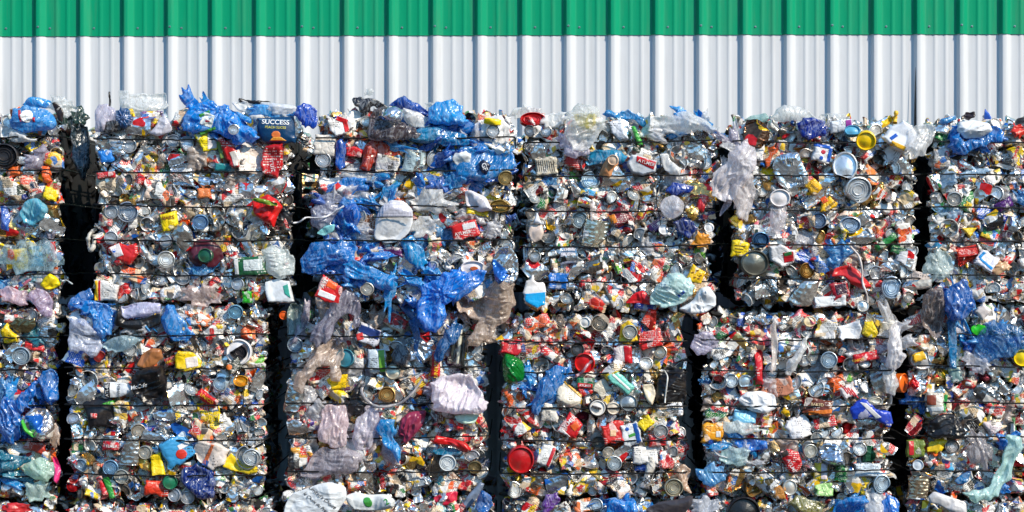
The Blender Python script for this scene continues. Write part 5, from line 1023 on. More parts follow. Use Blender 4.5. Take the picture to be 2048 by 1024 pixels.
film('plastic_film', [(1064, 824), (1068, 790), (1090, 748), (1110, 730), (1142, 734), (1154, 750), (1128, 760), (1116, 776), (1104, 800), (1082, 812), (1076, 836)], (26, 96, 200), 0.92, 'blue film pulled down beside the beige round container', 'film', y=-0.07, axis=60)
o = film('container', [(1112, 790), (1120, 764), (1136, 768), (1164, 792), (1160, 808), (1136, 816), (1114, 806)], (224, 214, 196), 1, 'beige half round container with fine print and a gold rim', 'container', mat='calm', y=-0.07, wr=0.002, tents=2); deco(o, [(1124, 762), (1130, 763), (1164, 790), (1162, 796)], (226, 170, 60), 'rim')
lid(1195, 816, 19, (34, 32, 34), 'black rimmed lid with a pale face under a wire', 'lid', 'plastic_lid', 'plastic', y=-0.07, nd=0); lid(1195, 816, 16, (222, 218, 214), None, mat='plastic', y=-0.085, nd=0, lo=True, depth=0.005); carton((1193, 815, 20, 5, -15), (60, 56, 60), None, y=-0.095, mat='plastic', thick=0.003, tents=0)
lid(1227, 817, 13, (224, 212, 196), 'plain beige lid beside the black rimmed lid', 'lid', 'plastic_lid', 'plastic', y=-0.07, nd=0, lo=True); lid(1257, 806, 18, (150, 156, 160), 'dark mirror bottom of a can beside the beige lid', nd=0, y=-0.07, lo=True)
carton([(1238, 684), (1242, 650), (1258, 640), (1272, 656), (1276, 682), (1258, 690)], (246, 206, 30), 'yellow can standing with its ringed top facing out', 'can', 'crushed_can', y=-0.04, bulge=0.02); lid(1260, 664, 15, (226, 224, 218), 'ringed top of the yellow can', y=-0.08, nd=0)
lid(1170, 645, 11, (232, 230, 226), 'white ball shaped cap near the top of the lower bale', 'cap', 'bottle_cap', 'plastic', y=-0.08, nd=0, lo=True); lid(1200, 646, 18, (200, 190, 176), 'open can end with a ragged rim beside the white cap', y=-0.06)
tin(1172, 672, 44, 30, -30, (206, 40, 50), (196, 34, 48), mat='print'); tin(1300, 640, 44, 34, 80, (214, 60, 50), (220, 70, 50)); o = carton((1302, 678, 42, 36, 10), (214, 40, 36), 'red pack with a pale foot between two yellow cans', 'pack', 'food_pack', y=-0.05); lid(1155, 699, 14, (110, 104, 100), 'dark ringed can end above the round red lid', nd=0, y=-0.06); lid(1292, 727, 14, (222, 220, 216), 'bright ringed can end in the middle of the lower bale', nd=0, y=-0.07); tin(1262, 716, 56, 40, 80, (212, 212, 214)); lid(1320, 704, 14, (210, 200, 184))
o = carton((1246, 709, 34, 36, 4), (226, 214, 214), 'white box with a broad red band', 'box', 'crushed_box', y=-0.05, ta=0.1); deco(o, (1256, 709, 16, 36, 4), (196, 26, 40), 'printed_band')
carton((1226, 738, 50, 22, 40), (236, 206, 60), 'yellow green carton lying above the mint striped one', 'carton', 'crushed_carton', 'print', y=-0.06); o = carton((1242, 764, 56, 24, -42), (120, 206, 190), 'mint striped carton slanting down beside the yellow green one', y=-0.07, ta=0.08); deco(o, (1242, 764, 46, 5, -42), (230, 236, 230), 'printed_stripe')
film('plastic_bag', [(1308, 800), (1316, 760), (1336, 732), (1372, 740), (1374, 800), (1350, 812), (1322, 812)], (26, 24, 26), 1, 'black crinkled bag at the far edge of the red lid bale', 'bag', mat='plastic', y=-0.05, wr=0.015, tents=6); strap([(1328, 740), (1336, 752), (1332, 780), (1330, 806)], 0.004, (220, 220, 216), 'pale strand hanging on the black crinkled bag', 'film_strand', 'strand', y=-0.1)
film('bottle', [(1284, 770), (1306, 768), (1312, 790), (1304, 812), (1292, 800)], (230, 216, 190), 1, 'cream bottle beside the black crinkled bag', 'bottle', mat='plastic', y=-0.06, wr=0.003); carton((1204, 776, 30, 30, 40), (214, 206, 190), None); o = carton((1170, 766, 34, 22, -4), (40, 120, 80), 'green and red can label below the round red lid', 'label', 'can_label', y=-0.05); deco(o, (1170, 771, 30, 9, -4), (200, 30, 40), 'printed_band'); write(o, 'AYLMER', 1170, 771, 6.5, (240, 230, 230), -4)
o = carton([(1114, 860), (1140, 824), (1166, 850), (1150, 878), (1134, 872)], (212, 30, 36), 'red AYLMER carton with white corner below the blue film', y=-0.07, ta=0.12); write(o, 'AYLMER', 1136, 846, 11, (244, 236, 236), 42); deco(o, (1150, 852, 16, 14, 40), (236, 100, 40), 'printed_picture'); deco(o, [(1115, 861), (1122, 854), (1142, 874), (1134, 872)], (232, 230, 230), 'printed_panel')
o = carton((1226, 866, 42, 40, 10), (206, 40, 36), 'red carton with a small framed square beside a blue and white one', y=-0.06); deco(o, (1226, 866, 12, 12, 0), (230, 190, 150), 'printed_frame'); o = carton((1262, 868, 36, 42, 14), (226, 230, 234), 'blue and white carton with a green leaf beside the red one', y=-0.06); deco(o, (1274, 866, 9, 40, 14), (34, 90, 170), 'printed_band'); deco(o, (1264, 870, 14, 6, 20), (70, 160, 70), 'printed_leaf'); deco(o, (1254, 858, 8, 8, 0, 1), (40, 90, 180), 'printed_spot')
carton((1100, 826, 32, 36, -4), (228, 220, 208), None, mat='calm', y=-0.05); lid(1322, 863, 15, (206, 206, 206), 'ringed can end near the far edge, above a red box', nd=0, y=-0.07); lid(1229, 927, 15, (200, 206, 208), nd=0); lid(1198, 885, 14, (100, 104, 104), nd=0); lid(1217, 905, 12, (226, 216, 202), nd=0); lid(1348, 975, 19, (196, 188, 166), 'dull gold can end at the bottom corner of the bale', nd=0, y=-0.07)
o = carton((1092, 910, 30, 44, -22), (230, 230, 228), 'white pack with a red side beside the large dark red lid', 'pack', 'food_pack', y=-0.05); deco(o, (1102, 914, 7, 40, -22), (200, 40, 50), 'printed_side'); carton((1292, 846, 28, 22, 40), (246, 216, 30), None, y=-0.06); film('plastic_film', [(1352, 940), (1366, 928), (1382, 938), (1376, 966), (1384, 988), (1366, 980)], (206, 176, 150), 0.85, 'brown film tail hanging at the gap below the far edge', 'film', y=-0.05); carton((1314, 880, 36, 26, 4), (206, 36, 44), None, y=-0.05); tin(1082, 968, 50, 44, 80, (160, 150, 140)); tin(1120, 960, 60, 40, 10, (170, 178, 186)); carton((1290, 910, 50, 36, 0), (232, 230, 228), None, mat='calm'); carton((1060, 700, 44, 34, 8), (206, 70, 60), None, mat='print'); carton((1104, 712, 50, 20, -35), (214, 50, 70), None, mat='print'); carton((1340, 820, 50, 30, 10), (230, 232, 240), None, mat='print'); carton((1034, 848, 50, 30, -55), (190, 40, 40), None, mat='print'); tin(1310, 935, 56, 34, 85, paper=(234, 226, 214), mat='calm'); carton((1172, 780, 30, 20, 20), (210, 40, 40), None, mat='print')
for q in ((1100, 655, 30, 20, 20), (1075, 645, 50, 26, 10)): carton(q, (226, 100, 50), None, mat='print', y=-0.03)

# ---- lower bale with the white cloth
film('plastic_film', [(1380, 694), (1388, 668), (1410, 662), (1440, 680), (1436, 694), (1414, 704), (1396, 712)], (186, 180, 200), 0.65, 'ragged lilac film caught at the gap of the lower bale', 'film', y=-0.06); lid(1620, 643, 13, (232, 214, 176), 'pale cream lid at the top of the lower bale', 'lid', 'plastic_lid', 'plastic', y=-0.06, nd=0, lo=True, sq=0.85)
carton([(1724, 668), (1730, 644), (1746, 642), (1756, 666), (1746, 680)], (248, 214, 30), 'yellow paper cup crushed near the top of the lower bale', 'cup', 'paper_cup', y=-0.06); carton((1652, 660, 42, 40, -20), (230, 226, 226), None, mat='print', y=-0.05); carton((1700, 664, 44, 32, 8), (226, 230, 238), None, mat='calm', y=-0.05); carton((1776, 658, 34, 32, 0), (224, 220, 210), None, mat='calm')
film('plastic_film', [(1778, 660), (1790, 640), (1808, 648), (1800, 676), (1806, 700), (1814, 710), (1800, 730), (1786, 742), (1772, 732), (1776, 700)], (222, 212, 222), 0.86, 'white film streamer hanging down the edge of the lower bale', 'film', y=-0.1, axis=82, wr=0.03); film('plastic_film', [(1762, 730), (1786, 736), (1796, 760), (1792, 790), (1774, 788), (1768, 760)], (226, 220, 228), 0.7, None, y=-0.07, axis=80)
film('plastic_film', [(1540, 650), (1552, 640), (1556, 690), (1550, 742), (1540, 744), (1544, 700)], (222, 206, 200), 0.8, 'long narrow strip of cream film hanging near the gap', 'film', y=-0.09, axis=88, mask=False); film('plastic_film', [(1568, 746), (1584, 716), (1602, 690), (1620, 664), (1612, 696), (1596, 730), (1580, 752)], (230, 226, 230), 0.85, 'slanting white film wisp beside the narrow cream strip', 'film', y=-0.08, axis=60, mask=False)
carton((1517, 735, 16, 68, 0), (196, 26, 36), 'upright red carton stripe beside the narrow cream film strip', y=-0.05); lid(1463, 762, 14, (206, 214, 220), None, nd=0); lid(1492, 764, 15, (196, 216, 228), None, nd=1, lo=True)
film('cloth', [(1474, 800), (1492, 784), (1522, 782), (1550, 790), (1554, 816), (1530, 828), (1500, 822)], (234, 236, 240), 1, 'smooth white cloth folded into the lower bale', 'cloth', mat='plastic', y=-0.06, bulge=0.02, wr=0.024, axis=-20, tents=7, wf=26)
o = carton([(1700, 820), (1712, 804), (1734, 800), (1752, 816), (1782, 824), (1786, 846), (1776, 856), (1752, 838), (1722, 838), (1704, 836)], (26, 66, 190), 'blue and white snack bag torn open at the edge of the lower bale', 'bag', 'snack_bag', 'calm', y=-0.07); deco(o, [(1718, 804), (1732, 806), (1762, 834), (1752, 838)], (232, 230, 232), 'printed_panel')
o = carton((1636, 815, 56, 30, -8), (110, 50, 30), 'brown sauce label with orange band in the lower bale', 'label', 'can_label', y=-0.06); write(o, 'BAKED', 1634, 809, 8, (236, 210, 160), -4); deco(o, (1640, 824, 46, 8, 6), (226, 120, 40), 'printed_band')
o = carton((1698, 782, 30, 26, 28), (226, 220, 222), 'red and white striped wrapper above the blue snack bag', 'wrapper', 'wrapper', y=-0.06)
for i in range(4): deco(o, (1688 + i * 7, 778 + i * 3, 3, 24, 38), (206, 40, 50), 'printed_stripe')
lid(1658, 720, 17, (200, 214, 224), 'blue grey ringed can end among the white packs', nd=0, y=-0.07); o = carton((1732, 714, 50, 18, 12), (206, 26, 40), 'long red can label beside the white streamer', 'label', 'can_label', y=-0.05); write(o, 'UNICO', 1716, 720, 7, (250, 206, 60), 12)
o = carton((1426, 864, 40, 38, 2), (236, 160, 30), 'amber yellow carton with a bar code beside the gap', y=-0.06, ta=0.1); deco(o, (1436, 868, 9, 12, 0), (232, 232, 232), 'printed_code'); lid(1422, 884, 5, (30, 70, 150), None, mat='plastic', y=-0.08, nd=0, lo=True)
film('plastic_film', [(1468, 884), (1490, 876), (1534, 882), (1536, 898), (1500, 904), (1478, 898)], (40, 130, 220), 0.92, 'light blue film ruffle across the lower bale', 'film', y=-0.06); film('plastic_film', (1424, 950, 60, 44, 0), (110, 180, 226), 0.8, None, y=-0.06); film('plastic_film', (1470, 912, 60, 40, 0), (190, 214, 216), 0.65, None, y=-0.06); carton((1490, 834, 46, 26, -8), (120, 190, 226), None, mat='calm'); film('plastic_film', (1480, 856, 90, 24, -8), (206, 216, 222), 0.7, None, y=-0.06)
o = carton([(1560, 906), (1574, 898), (1598, 904), (1604, 930), (1588, 952), (1574, 938)], (206, 34, 40), 'red vegetable can label slanting low in the lower bale', 'label', 'can_label', y=-0.06); write(o, 'AYLMER', 1584, 934, 10, (240, 232, 232), -62); deco(o, [(1561, 906), (1574, 899), (1578, 908), (1566, 916)], (60, 50, 44), 'printed_panel')
lid(1621, 902, 14, (226, 224, 216), 'cream ringed can end beside the crumpled silver bag', nd=0, y=-0.07); film('foil_bag', [(1636, 904), (1648, 886), (1676, 888), (1688, 910), (1690, 932), (1664, 930), (1644, 922)], (190, 202, 216), 1, 'crumpled silver bag low in the lower bale', 'bag', mat='tin', y=-0.07, tents=8, bulge=0.03); lid(1720, 898, 14, (220, 222, 224), None, nd=0)
tin(1741, 908, 34, 26, 85, (30, 80, 60), (30, 90, 60), 'dark green can beside a small pizza coloured card'); carton((1762, 906, 22, 22, -10), (232, 150, 60), None, mat='print'); carton((1682, 948, 22, 30, -10), (30, 120, 60), 'small mid green carton at the foot of the lower bale'); o = carton((1642, 944, 28, 34, -4), (248, 214, 40), 'yellow and white carton at the foot of the lower bale'); deco(o, (1648, 942, 13, 32, -4), (228, 214, 220), 'printed_panel'); carton((1736, 940, 50, 26, 0), (206, 220, 232), None, mat='calm'); carton((1560, 690, 40, 30, 0), (226, 230, 236), None, mat='calm'); carton((1580, 690, 50, 26, 4), (222, 226, 236), None, mat='print'); carton((1555, 775, 60, 36, 10), (226, 150, 120), None, mat='calm'); lid(1545, 740, 16, (190, 200, 210)); carton((1650, 845, 44, 22, 10), (226, 40, 50), None, mat='print'); carton((1596, 856, 44, 44, 20), (230, 230, 236), None, mat='calm'); lid(1580, 975, 14, (236, 230, 220), None, sq=1.2, nd=0, lo=True); carton((1560, 985, 26, 26, 0), (190, 130, 60), None); carton((1648, 980, 36, 26, 4), (150, 200, 120), None, mat='calm'); lid(1764, 968, 17, (206, 220, 230), sq=1.15); lid(1750, 802, 15, (230, 226, 214), None, y=-0.07, sq=0.6, nd=0)

# ---- rightmost lower bale
film('plastic_film', [(1846, 590), (1858, 576), (1884, 574), (1892, 610), (1886, 660), (1874, 684), (1854, 660), (1842, 628)], (140, 126, 122), 0.8, 'dusty brown film draped over the top of the rightmost lower bale', 'film', y=-0.1, axis=85, wr=0.03)
film('plastic_bag', [(1888, 584), (1910, 566), (1934, 560), (1944, 590), (1952, 616), (1930, 636), (1904, 644), (1890, 620)], (20, 74, 180), 0.98, 'deep blue bag hanging between the upper and lower rightmost bales', 'bag', y=-0.11, bulge=0.05); film('plastic_bag', [(1894, 640), (1910, 640), (1914, 700), (1912, 738), (1900, 738), (1898, 690)], (30, 96, 176), 0.92, 'straight blue strip hanging below the deep blue bag', 'bag strip', y=-0.08, axis=88)
film('plastic_film', [(1950, 700), (1962, 656), (1990, 636), (2030, 650), (2060, 690), (2030, 712), (1990, 716), (1966, 726)], (70, 140, 196), 0.5, 'sheer blue film stretched over the rightmost lower bale', 'film', y=-0.08, wr=0.025); film('bowl', [(1942, 654), (1956, 648), (1974, 652), (1970, 668), (1954, 672), (1944, 664)], (40, 190, 30), 1, 'vivid lime green plastic piece under the sheer blue film', 'scrap', mat='plastic', y=-0.075, wr=0.004)
carton([(1950, 624), (1966, 604), (1984, 620), (1966, 642)], (224, 214, 210), 'white folded card below the deep blue bag', 'card', 'paper_card', y=-0.1, mat='plastic'); carton((1920, 660, 30, 24, 30), (200, 196, 206), None)
lid(2045, 716, 18, (244, 214, 16), 'bright yellow lid at the picture edge on the rightmost lower bale', 'lid', 'plastic_lid', 'plastic', y=-0.08, nd=0, lo=True); carton([(1826, 686), (1838, 670), (1862, 666), (1858, 702), (1840, 700)], (222, 80, 76), 'red and white crushed can above the one with a yellow inside', 'can', 'crushed_can', 'print', y=-0.05, bulge=0.025); lid(1845, 720, 24, (222, 222, 224), 'can end with a yellow and white inside, near the gap', y=-0.05, sq=0.85, lo=True); carton((1838, 714, 26, 18, 20), (236, 186, 40), None, y=-0.075, mat='plastic', thick=0.004); film('foil', (1838, 768, 34, 36, 0), (216, 220, 224), 1, 'mirror bright crumpled tin ball near the orange disc', 'foil', mat='tin', y=-0.07, tents=6, bulge=0.03)
lid(1807, 766, 20, (226, 106, 30), 'orange plastic disc turned edgeways in the gap', 'disc', 'plastic_disc', 'plastic', y=-0.05, nd=0, lo=True, sq=1.0, tilt=(0, 0.95))
o = carton([(1850, 800), (1854, 784), (1886, 786), (1894, 826), (1862, 832)], (206, 200, 190), 'square can label with a brown burger picture and green side', 'label', 'can_label', 'calm', y=-0.06); deco(o, (1862, 800, 18, 20, 0), (130, 60, 40), 'printed_picture'); deco(o, (1872, 818, 38, 8, 4), (220, 226, 230), 'printed_band'); deco(o, (1890, 806, 7, 34, -8), (50, 150, 70), 'printed_stripe')
film('plastic_bag', [(1854, 868), (1860, 842), (1884, 828), (1908, 828), (1922, 846), (1934, 866), (1920, 878), (1890, 874), (1866, 880)], (24, 23, 26), 1, 'matt black bag bulging in the middle of the rightmost lower bale', 'bag', mat='plastic', y=-0.08, bulge=0.04, wr=0.014); film('wrapper', (1874, 892, 38, 28, 20), (246, 206, 30), 1, 'crumpled yellow wrapper below the matt black bag', 'wrapper', mat='plastic', y=-0.05); lid(1905, 893, 15, (170, 164, 160), 'grey jar lid below the matt black bag', nd=0, y=-0.06)
o = carton((1832, 896, 34, 34, 2), (120, 140, 60), 'small carrot carton with a red end near the gap', y=-0.05); deco(o, (1822, 896, 10, 28, 2), (200, 40, 50), 'printed_band')
film('plastic_sheet', [(2016, 868), (2044, 874), (2040, 910), (2022, 950), (2000, 984), (1978, 1002), (1950, 1006), (1922, 986), (1958, 980), (1984, 960), (2006, 920), (2014, 890)], (176, 208, 204), 0.93, 'long pale teal plastic sheet hanging in a curve across the bale', 'sheet', y=-0.11, axis=60, wr=0.03)
tin(1838, 975, 46, 40, 86, (190, 168, 140), None, 'ribbed tin with a brown cast at the bottom corner by the gap', rib=True, y=-0.04, nd=2); lid(1836, 930, 11, (206, 214, 222), 'small round white cap in the corner above the brown ribbed tin', 'cap', 'bottle_cap', 'plastic', y=-0.08, nd=0, lo=True); film('plastic_film', [(1908, 962), (1928, 944), (1942, 944), (1936, 964), (1918, 970)], (30, 100, 190), 0.95, 'small blue film twist above the curved teal sheet', 'film', y=-0.06)
film('plastic_film', (1958, 900, 50, 80, 20), (170, 164, 168), 0.55, None, y=-0.07); tin(1830, 850, 44, 30, 50, (190, 50, 60), (190, 40, 50), mat='print'); tin(1975, 790, 60, 36, -30, (120, 120, 122)); carton((1990, 820, 40, 26, -20), (206, 50, 40), None, mat='print'); carton((1990, 850, 40, 30, 30), (228, 210, 214), None, mat='print'); carton((2036, 800, 26, 30, 0), (214, 100, 60), None, mat='print'); film('plastic_film', (1952, 725, 60, 40, -30), (206, 206, 216), 0.7, None, y=-0.06); carton((1910, 740, 24, 50, 10), (120, 150, 150), None, mat='calm')

# ---- ragged tops of the lowest bales
o = film('cloth_sheet', [(570, 1010), (586, 986), (620, 974), (660, 964), (690, 972), (690, 1000), (676, 1024), (660, 1044), (566, 1044)], (222, 226, 230), 1, 'white sheet with a line of dark handwriting at the foot of the stack', 'sheet', mat='plastic', y=-0.12, bulge=0.03, wr=0.008, tents=2)
write(o, "Limited's Choice", 645, 994, 10, (40, 44, 60), -38, shear=0.35); write(o, 'le Choix du Present', 636, 1008, 9, (40, 44, 60), -38, shear=0.35)
o = film('bottle', [(690, 992), (712, 984), (740, 990), (770, 988), (790, 1000), (788, 1014), (760, 1022), (710, 1020), (696, 1008)], (226, 230, 232), 1, 'white bottle with green print lying beside the handwritten sheet', 'bottle', mat='plastic', y=-0.1, wr=0.003, tents=2, bulge=0.04); deco(o, (736, 1004, 16, 22, 30, 1), (60, 150, 60), 'printed_badge'); write(o, '2', 774, 1002, 17, (60, 160, 50), 30)
film('cloth', [(866, 996), (888, 986), (916, 982), (914, 1004), (890, 1012), (872, 1006)], (206, 40, 70), 1, 'crimson cloth tuft under the shaded bale', 'cloth', mat='plastic', y=-0.06); film('sandal', [(924, 1012), (934, 992), (960, 964), (970, 968), (952, 1000), (934, 1018)], (120, 136, 160), 1, 'grey blue sandal strap slanting up at the foot of the shaded bale', 'sandal', mat='plastic', y=-0.09, wr=0.003); film('plastic_bag', [(952, 1010), (962, 980), (980, 988), (986, 1006), (976, 1024), (956, 1030)], (30, 80, 180), 0.98, 'blue bag knot at the foot of the shaded bale by the gap', 'bag', y=-0.07)
film('plastic_bag', [(1082, 1012), (1092, 990), (1116, 984), (1122, 1000), (1104, 1020), (1086, 1030)], (120, 60, 170), 0.97, 'purple bag bunched under the red lid bale', 'bag', y=-0.07); film('plastic_bag', [(1210, 1040), (1214, 1008), (1226, 998), (1250, 1004), (1272, 1000), (1278, 1024), (1270, 1044)], (20, 110, 220), 0.98, 'bright blue bag under the red lid bale', 'bag', y=-0.08)
film('pipe', [(1290, 1018), (1318, 1004), (1360, 998), (1386, 990), (1384, 1010), (1366, 1030), (1310, 1040)], (64, 60, 66), 1, 'dark grey round pipe lying under the corner of the red lid bale', 'pipe', mat='plastic', y=-0.08, wr=0.003, tents=1)
lid(1488, 1026, 34, (24, 23, 25), 'round black lid half in view at the foot of the stack', 'lid', 'plastic_lid', 'plastic', y=-0.09, nd=0, lo=True); film('plastic_film', [(1576, 1006), (1596, 990), (1630, 1000), (1652, 1012), (1640, 1030), (1600, 1026)], (150, 146, 80), 0.95, 'khaki film crumpled at the foot of the white cloth bale', 'film', y=-0.07)
film('plastic_bag', [(1664, 1044), (1670, 1010), (1690, 996), (1730, 990), (1736, 1006), (1716, 1020), (1704, 1044)], (22, 108, 214), 0.96, 'blue bag spilling out below the white cloth bale', 'bag', y=-0.08); film('plastic_bag', [(1762, 1020), (1766, 1000), (1780, 990), (1796, 1000), (1800, 1030), (1780, 1044), (1764, 1040)], (24, 130, 220), 0.96, 'round blue bag bundle below the gap beside the spilling blue bag', 'bag', y=-0.08); film('plastic_film', (1750, 1006, 40, 60, 10), (216, 222, 230), 0.75, None, y=-0.07)
film('duct_sheet', [(1856, 994), (1868, 982), (1900, 994), (1932, 1004), (1934, 1030), (1906, 1026), (1878, 1010), (1860, 1006)], (206, 204, 206), 1, 'white bent duct sheet at the foot of the rightmost bale', 'sheet', mat='plastic', y=-0.09, wr=0.004)
film('cloth', (30, 1016, 60, 24, 0), (190, 40, 44), 1, 'red cloth bundle at the foot of the leftmost bale', 'cloth', mat='plastic', y=-0.06); lid(1266, 1022, 12, TINC, None); lid(1192, 1010, 14, (206, 214, 220), None); carton((1166, 1012, 36, 26, 10), (226, 120, 60), None, mat='print'); film('plastic_film', (1410, 1012, 60, 40, 0), (196, 200, 210), 0.7, None, y=-0.06)
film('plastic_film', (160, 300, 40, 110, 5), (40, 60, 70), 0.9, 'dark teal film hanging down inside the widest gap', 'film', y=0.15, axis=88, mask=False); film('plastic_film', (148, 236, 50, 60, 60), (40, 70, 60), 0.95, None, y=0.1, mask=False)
# ------------------------------------------------------------------ filling of the bales
_fx = {}
def masked(x, z):
    for bb, poly in MASKS:
        if bb[0] <= x <= bb[1] and bb[2] <= z <= bb[3]:
            ins, d, _, _ = polydist(np.array([x]), np.array([z]), poly)
            if ins[0] and d[0] > 0.012: return True
    return False

def face_items(key, seed):
    b = BL[key]; rng = np.random.default_rng(seed); root = b['root']; ox, oy, oz = root.location
    x0, x1, z0, z1 = b['x0'], b['x1'], b['z0'], b['z1']
    zlo = max(z0, at(0, 1050)[2]); Hh = z1 - z0
    wires = [z1 - f * Hh for f in WIRES[key[0]]]
    placed = []; cell = {}
    cnt = dict(can=0, lid=0, open=0, carton=0, foil=0, film=0)
    def free(x, z, r, over):
        ci, cj = int(x // 0.08), int(z // 0.08)
        for i in range(ci - 2, ci + 3):
            for j in range(cj - 2, cj + 3):
                for (a, c, q) in cell.get((i, j), ()):
                    if (a - x) ** 2 + (c - z) ** 2 < (over * (r + q)) ** 2: return False
        return True
    def loc(x, y, z): return (x - ox, y, z - oz)
    area = (x1 - x0) * (z1 - zlo)
    kinds = ['can', 'lid', 'open', 'carton', 'foil', 'film']
    t = b['tin']; wts = np.array([28 * t, 13 * t, 5 * t, 38, 15 * t, 60 * b['film']]); wts /= wts.sum()
    rad = dict(can=0.046, lid=0.036, open=0.034, carton=0.042, foil=0.04, film=0.055)
    for pas, (scale, over, tries) in enumerate(((1.18, 0.60, 900), (0.92, 0.56, 1400), (0.64, 0.52, 1700))):
        for _ in range(int(tries * area / 1.1)):
            k = kinds[rng.choice(6, p=wts)]
            if pas == 2 and k in ('can', 'open', 'lid'): k = 'foil' if rng.random() < 0.5 else 'carton'
            if cnt[k] >= (88 if k != 'film' else 60): continue
            s = (scale if k != 'lid' else min(scale, 1.05)) * rng.uniform(0.82, 1.2); r = rad[k] * s
            mg = 0.86 * r; x = rng.uniform(x0 + mg, x1 - mg); z = rng.uniform(zlo + (mg if key[0] != 'C' else 0), z1 + (0.012 if key[0] == 'T' else -mg * 0.9))
            if not free(x, z, r, over) or masked(x, z): continue
            cell.setdefault((int(x // 0.08), int(z // 0.08)), []).append((x, z, r))
            cnt[k] += 1
            zw = min((abs(z - q) for q in wires), default=1)
            edge = min(x - x0, x1 - x)
            bul = 0.032 * min(1, zw / 0.055) - 0.014 - (0.03 * (1 - edge / 0.05) if edge < 0.05 else 0)
            y = -bul + rng.uniform(-0.016, 0.022) + (0.014 if pas == 2 else 0)
            tilt = rng.normal(size=2) * (0.2 if k in ('lid', 'open') else 0.22)
            L = loc(x, y, z); rot = (tilt[0], rng.uniform(0, 2 * PI), tilt[1])
            sx, sz = s * rng.uniform(0.9, 1.12), s * rng.uniform(0.88, 1.12)
            if k == 'can':
                i = rng.integers(len(CANS)); o = put('crushed_can', CANS[i], root, L, rot, (sx, s * 0.8, sz), tinc(rng))
                if rng.random() < 0.52: put('paper_label', LABELS[i], o, col=palc(rng))
            elif k == 'lid':
                put('can_lid', LIDS[rng.integers(len(LIDS))], root, (L[0], L[1] - 0.012, L[2]), rot, (s, s, s), tinc(rng) if rng.random() < 0.93 else palc(rng))
            elif k == 'open':
                put('open_can', OPENS[rng.integers(len(OPENS))], root, (L[0], L[1] - 0.016, L[2]), rot, (s, s, s), tinc(rng))
            elif k == 'carton':
                put('crushed_carton', CARTONS[rng.integers(len(CARTONS))], root, L, rot, (sx, s, sz), palc(rng))
            elif k == 'foil':
                put('metal_scrap', FOILS[rng.integers(len(FOILS))], root, L, rot, (sx, s * 0.9, sz), tinc(rng))
            else:
                c = FILMC[key[:2]] if key[:2] in FILMC else FILMD
                cc = c[rng.integers(len(c))]
                put('film_scrap', FILMS[rng.integers(len(FILMS))], root, (L[0], L[1] - 0.012, L[2]), rot, (sx, s, sz), cc)
    return cnt
BLU = (*lin(14, 136, 226), 0.9); LBL = (*lin(70, 160, 225), 0.72); CLR = (*lin(222, 222, 228), 0.62); BEI = (*lin(214, 196, 184), 0.6); LIL = (*lin(190, 184, 204), 0.66); TEA = (*lin(60, 150, 175), 0.8)
FILMC = {'T2': [BLU, BLU, LBL, CLR, (*lin(12, 98, 196), 0.95)], 'T0': [LBL, CLR, BLU, LIL], 'B0': [BLU, TEA, CLR, BEI, LBL], 'B2': [LIL, CLR, BEI, CLR, BLU], 'C3': [BLU, CLR, LBL], 'C4': [BLU, CLR, BLU], 'B5': [CLR, LBL, BLU, BEI], 'B1': [LBL, BLU, CLR]}
FILMD = [CLR, LIL, LBL, CLR, BEI]

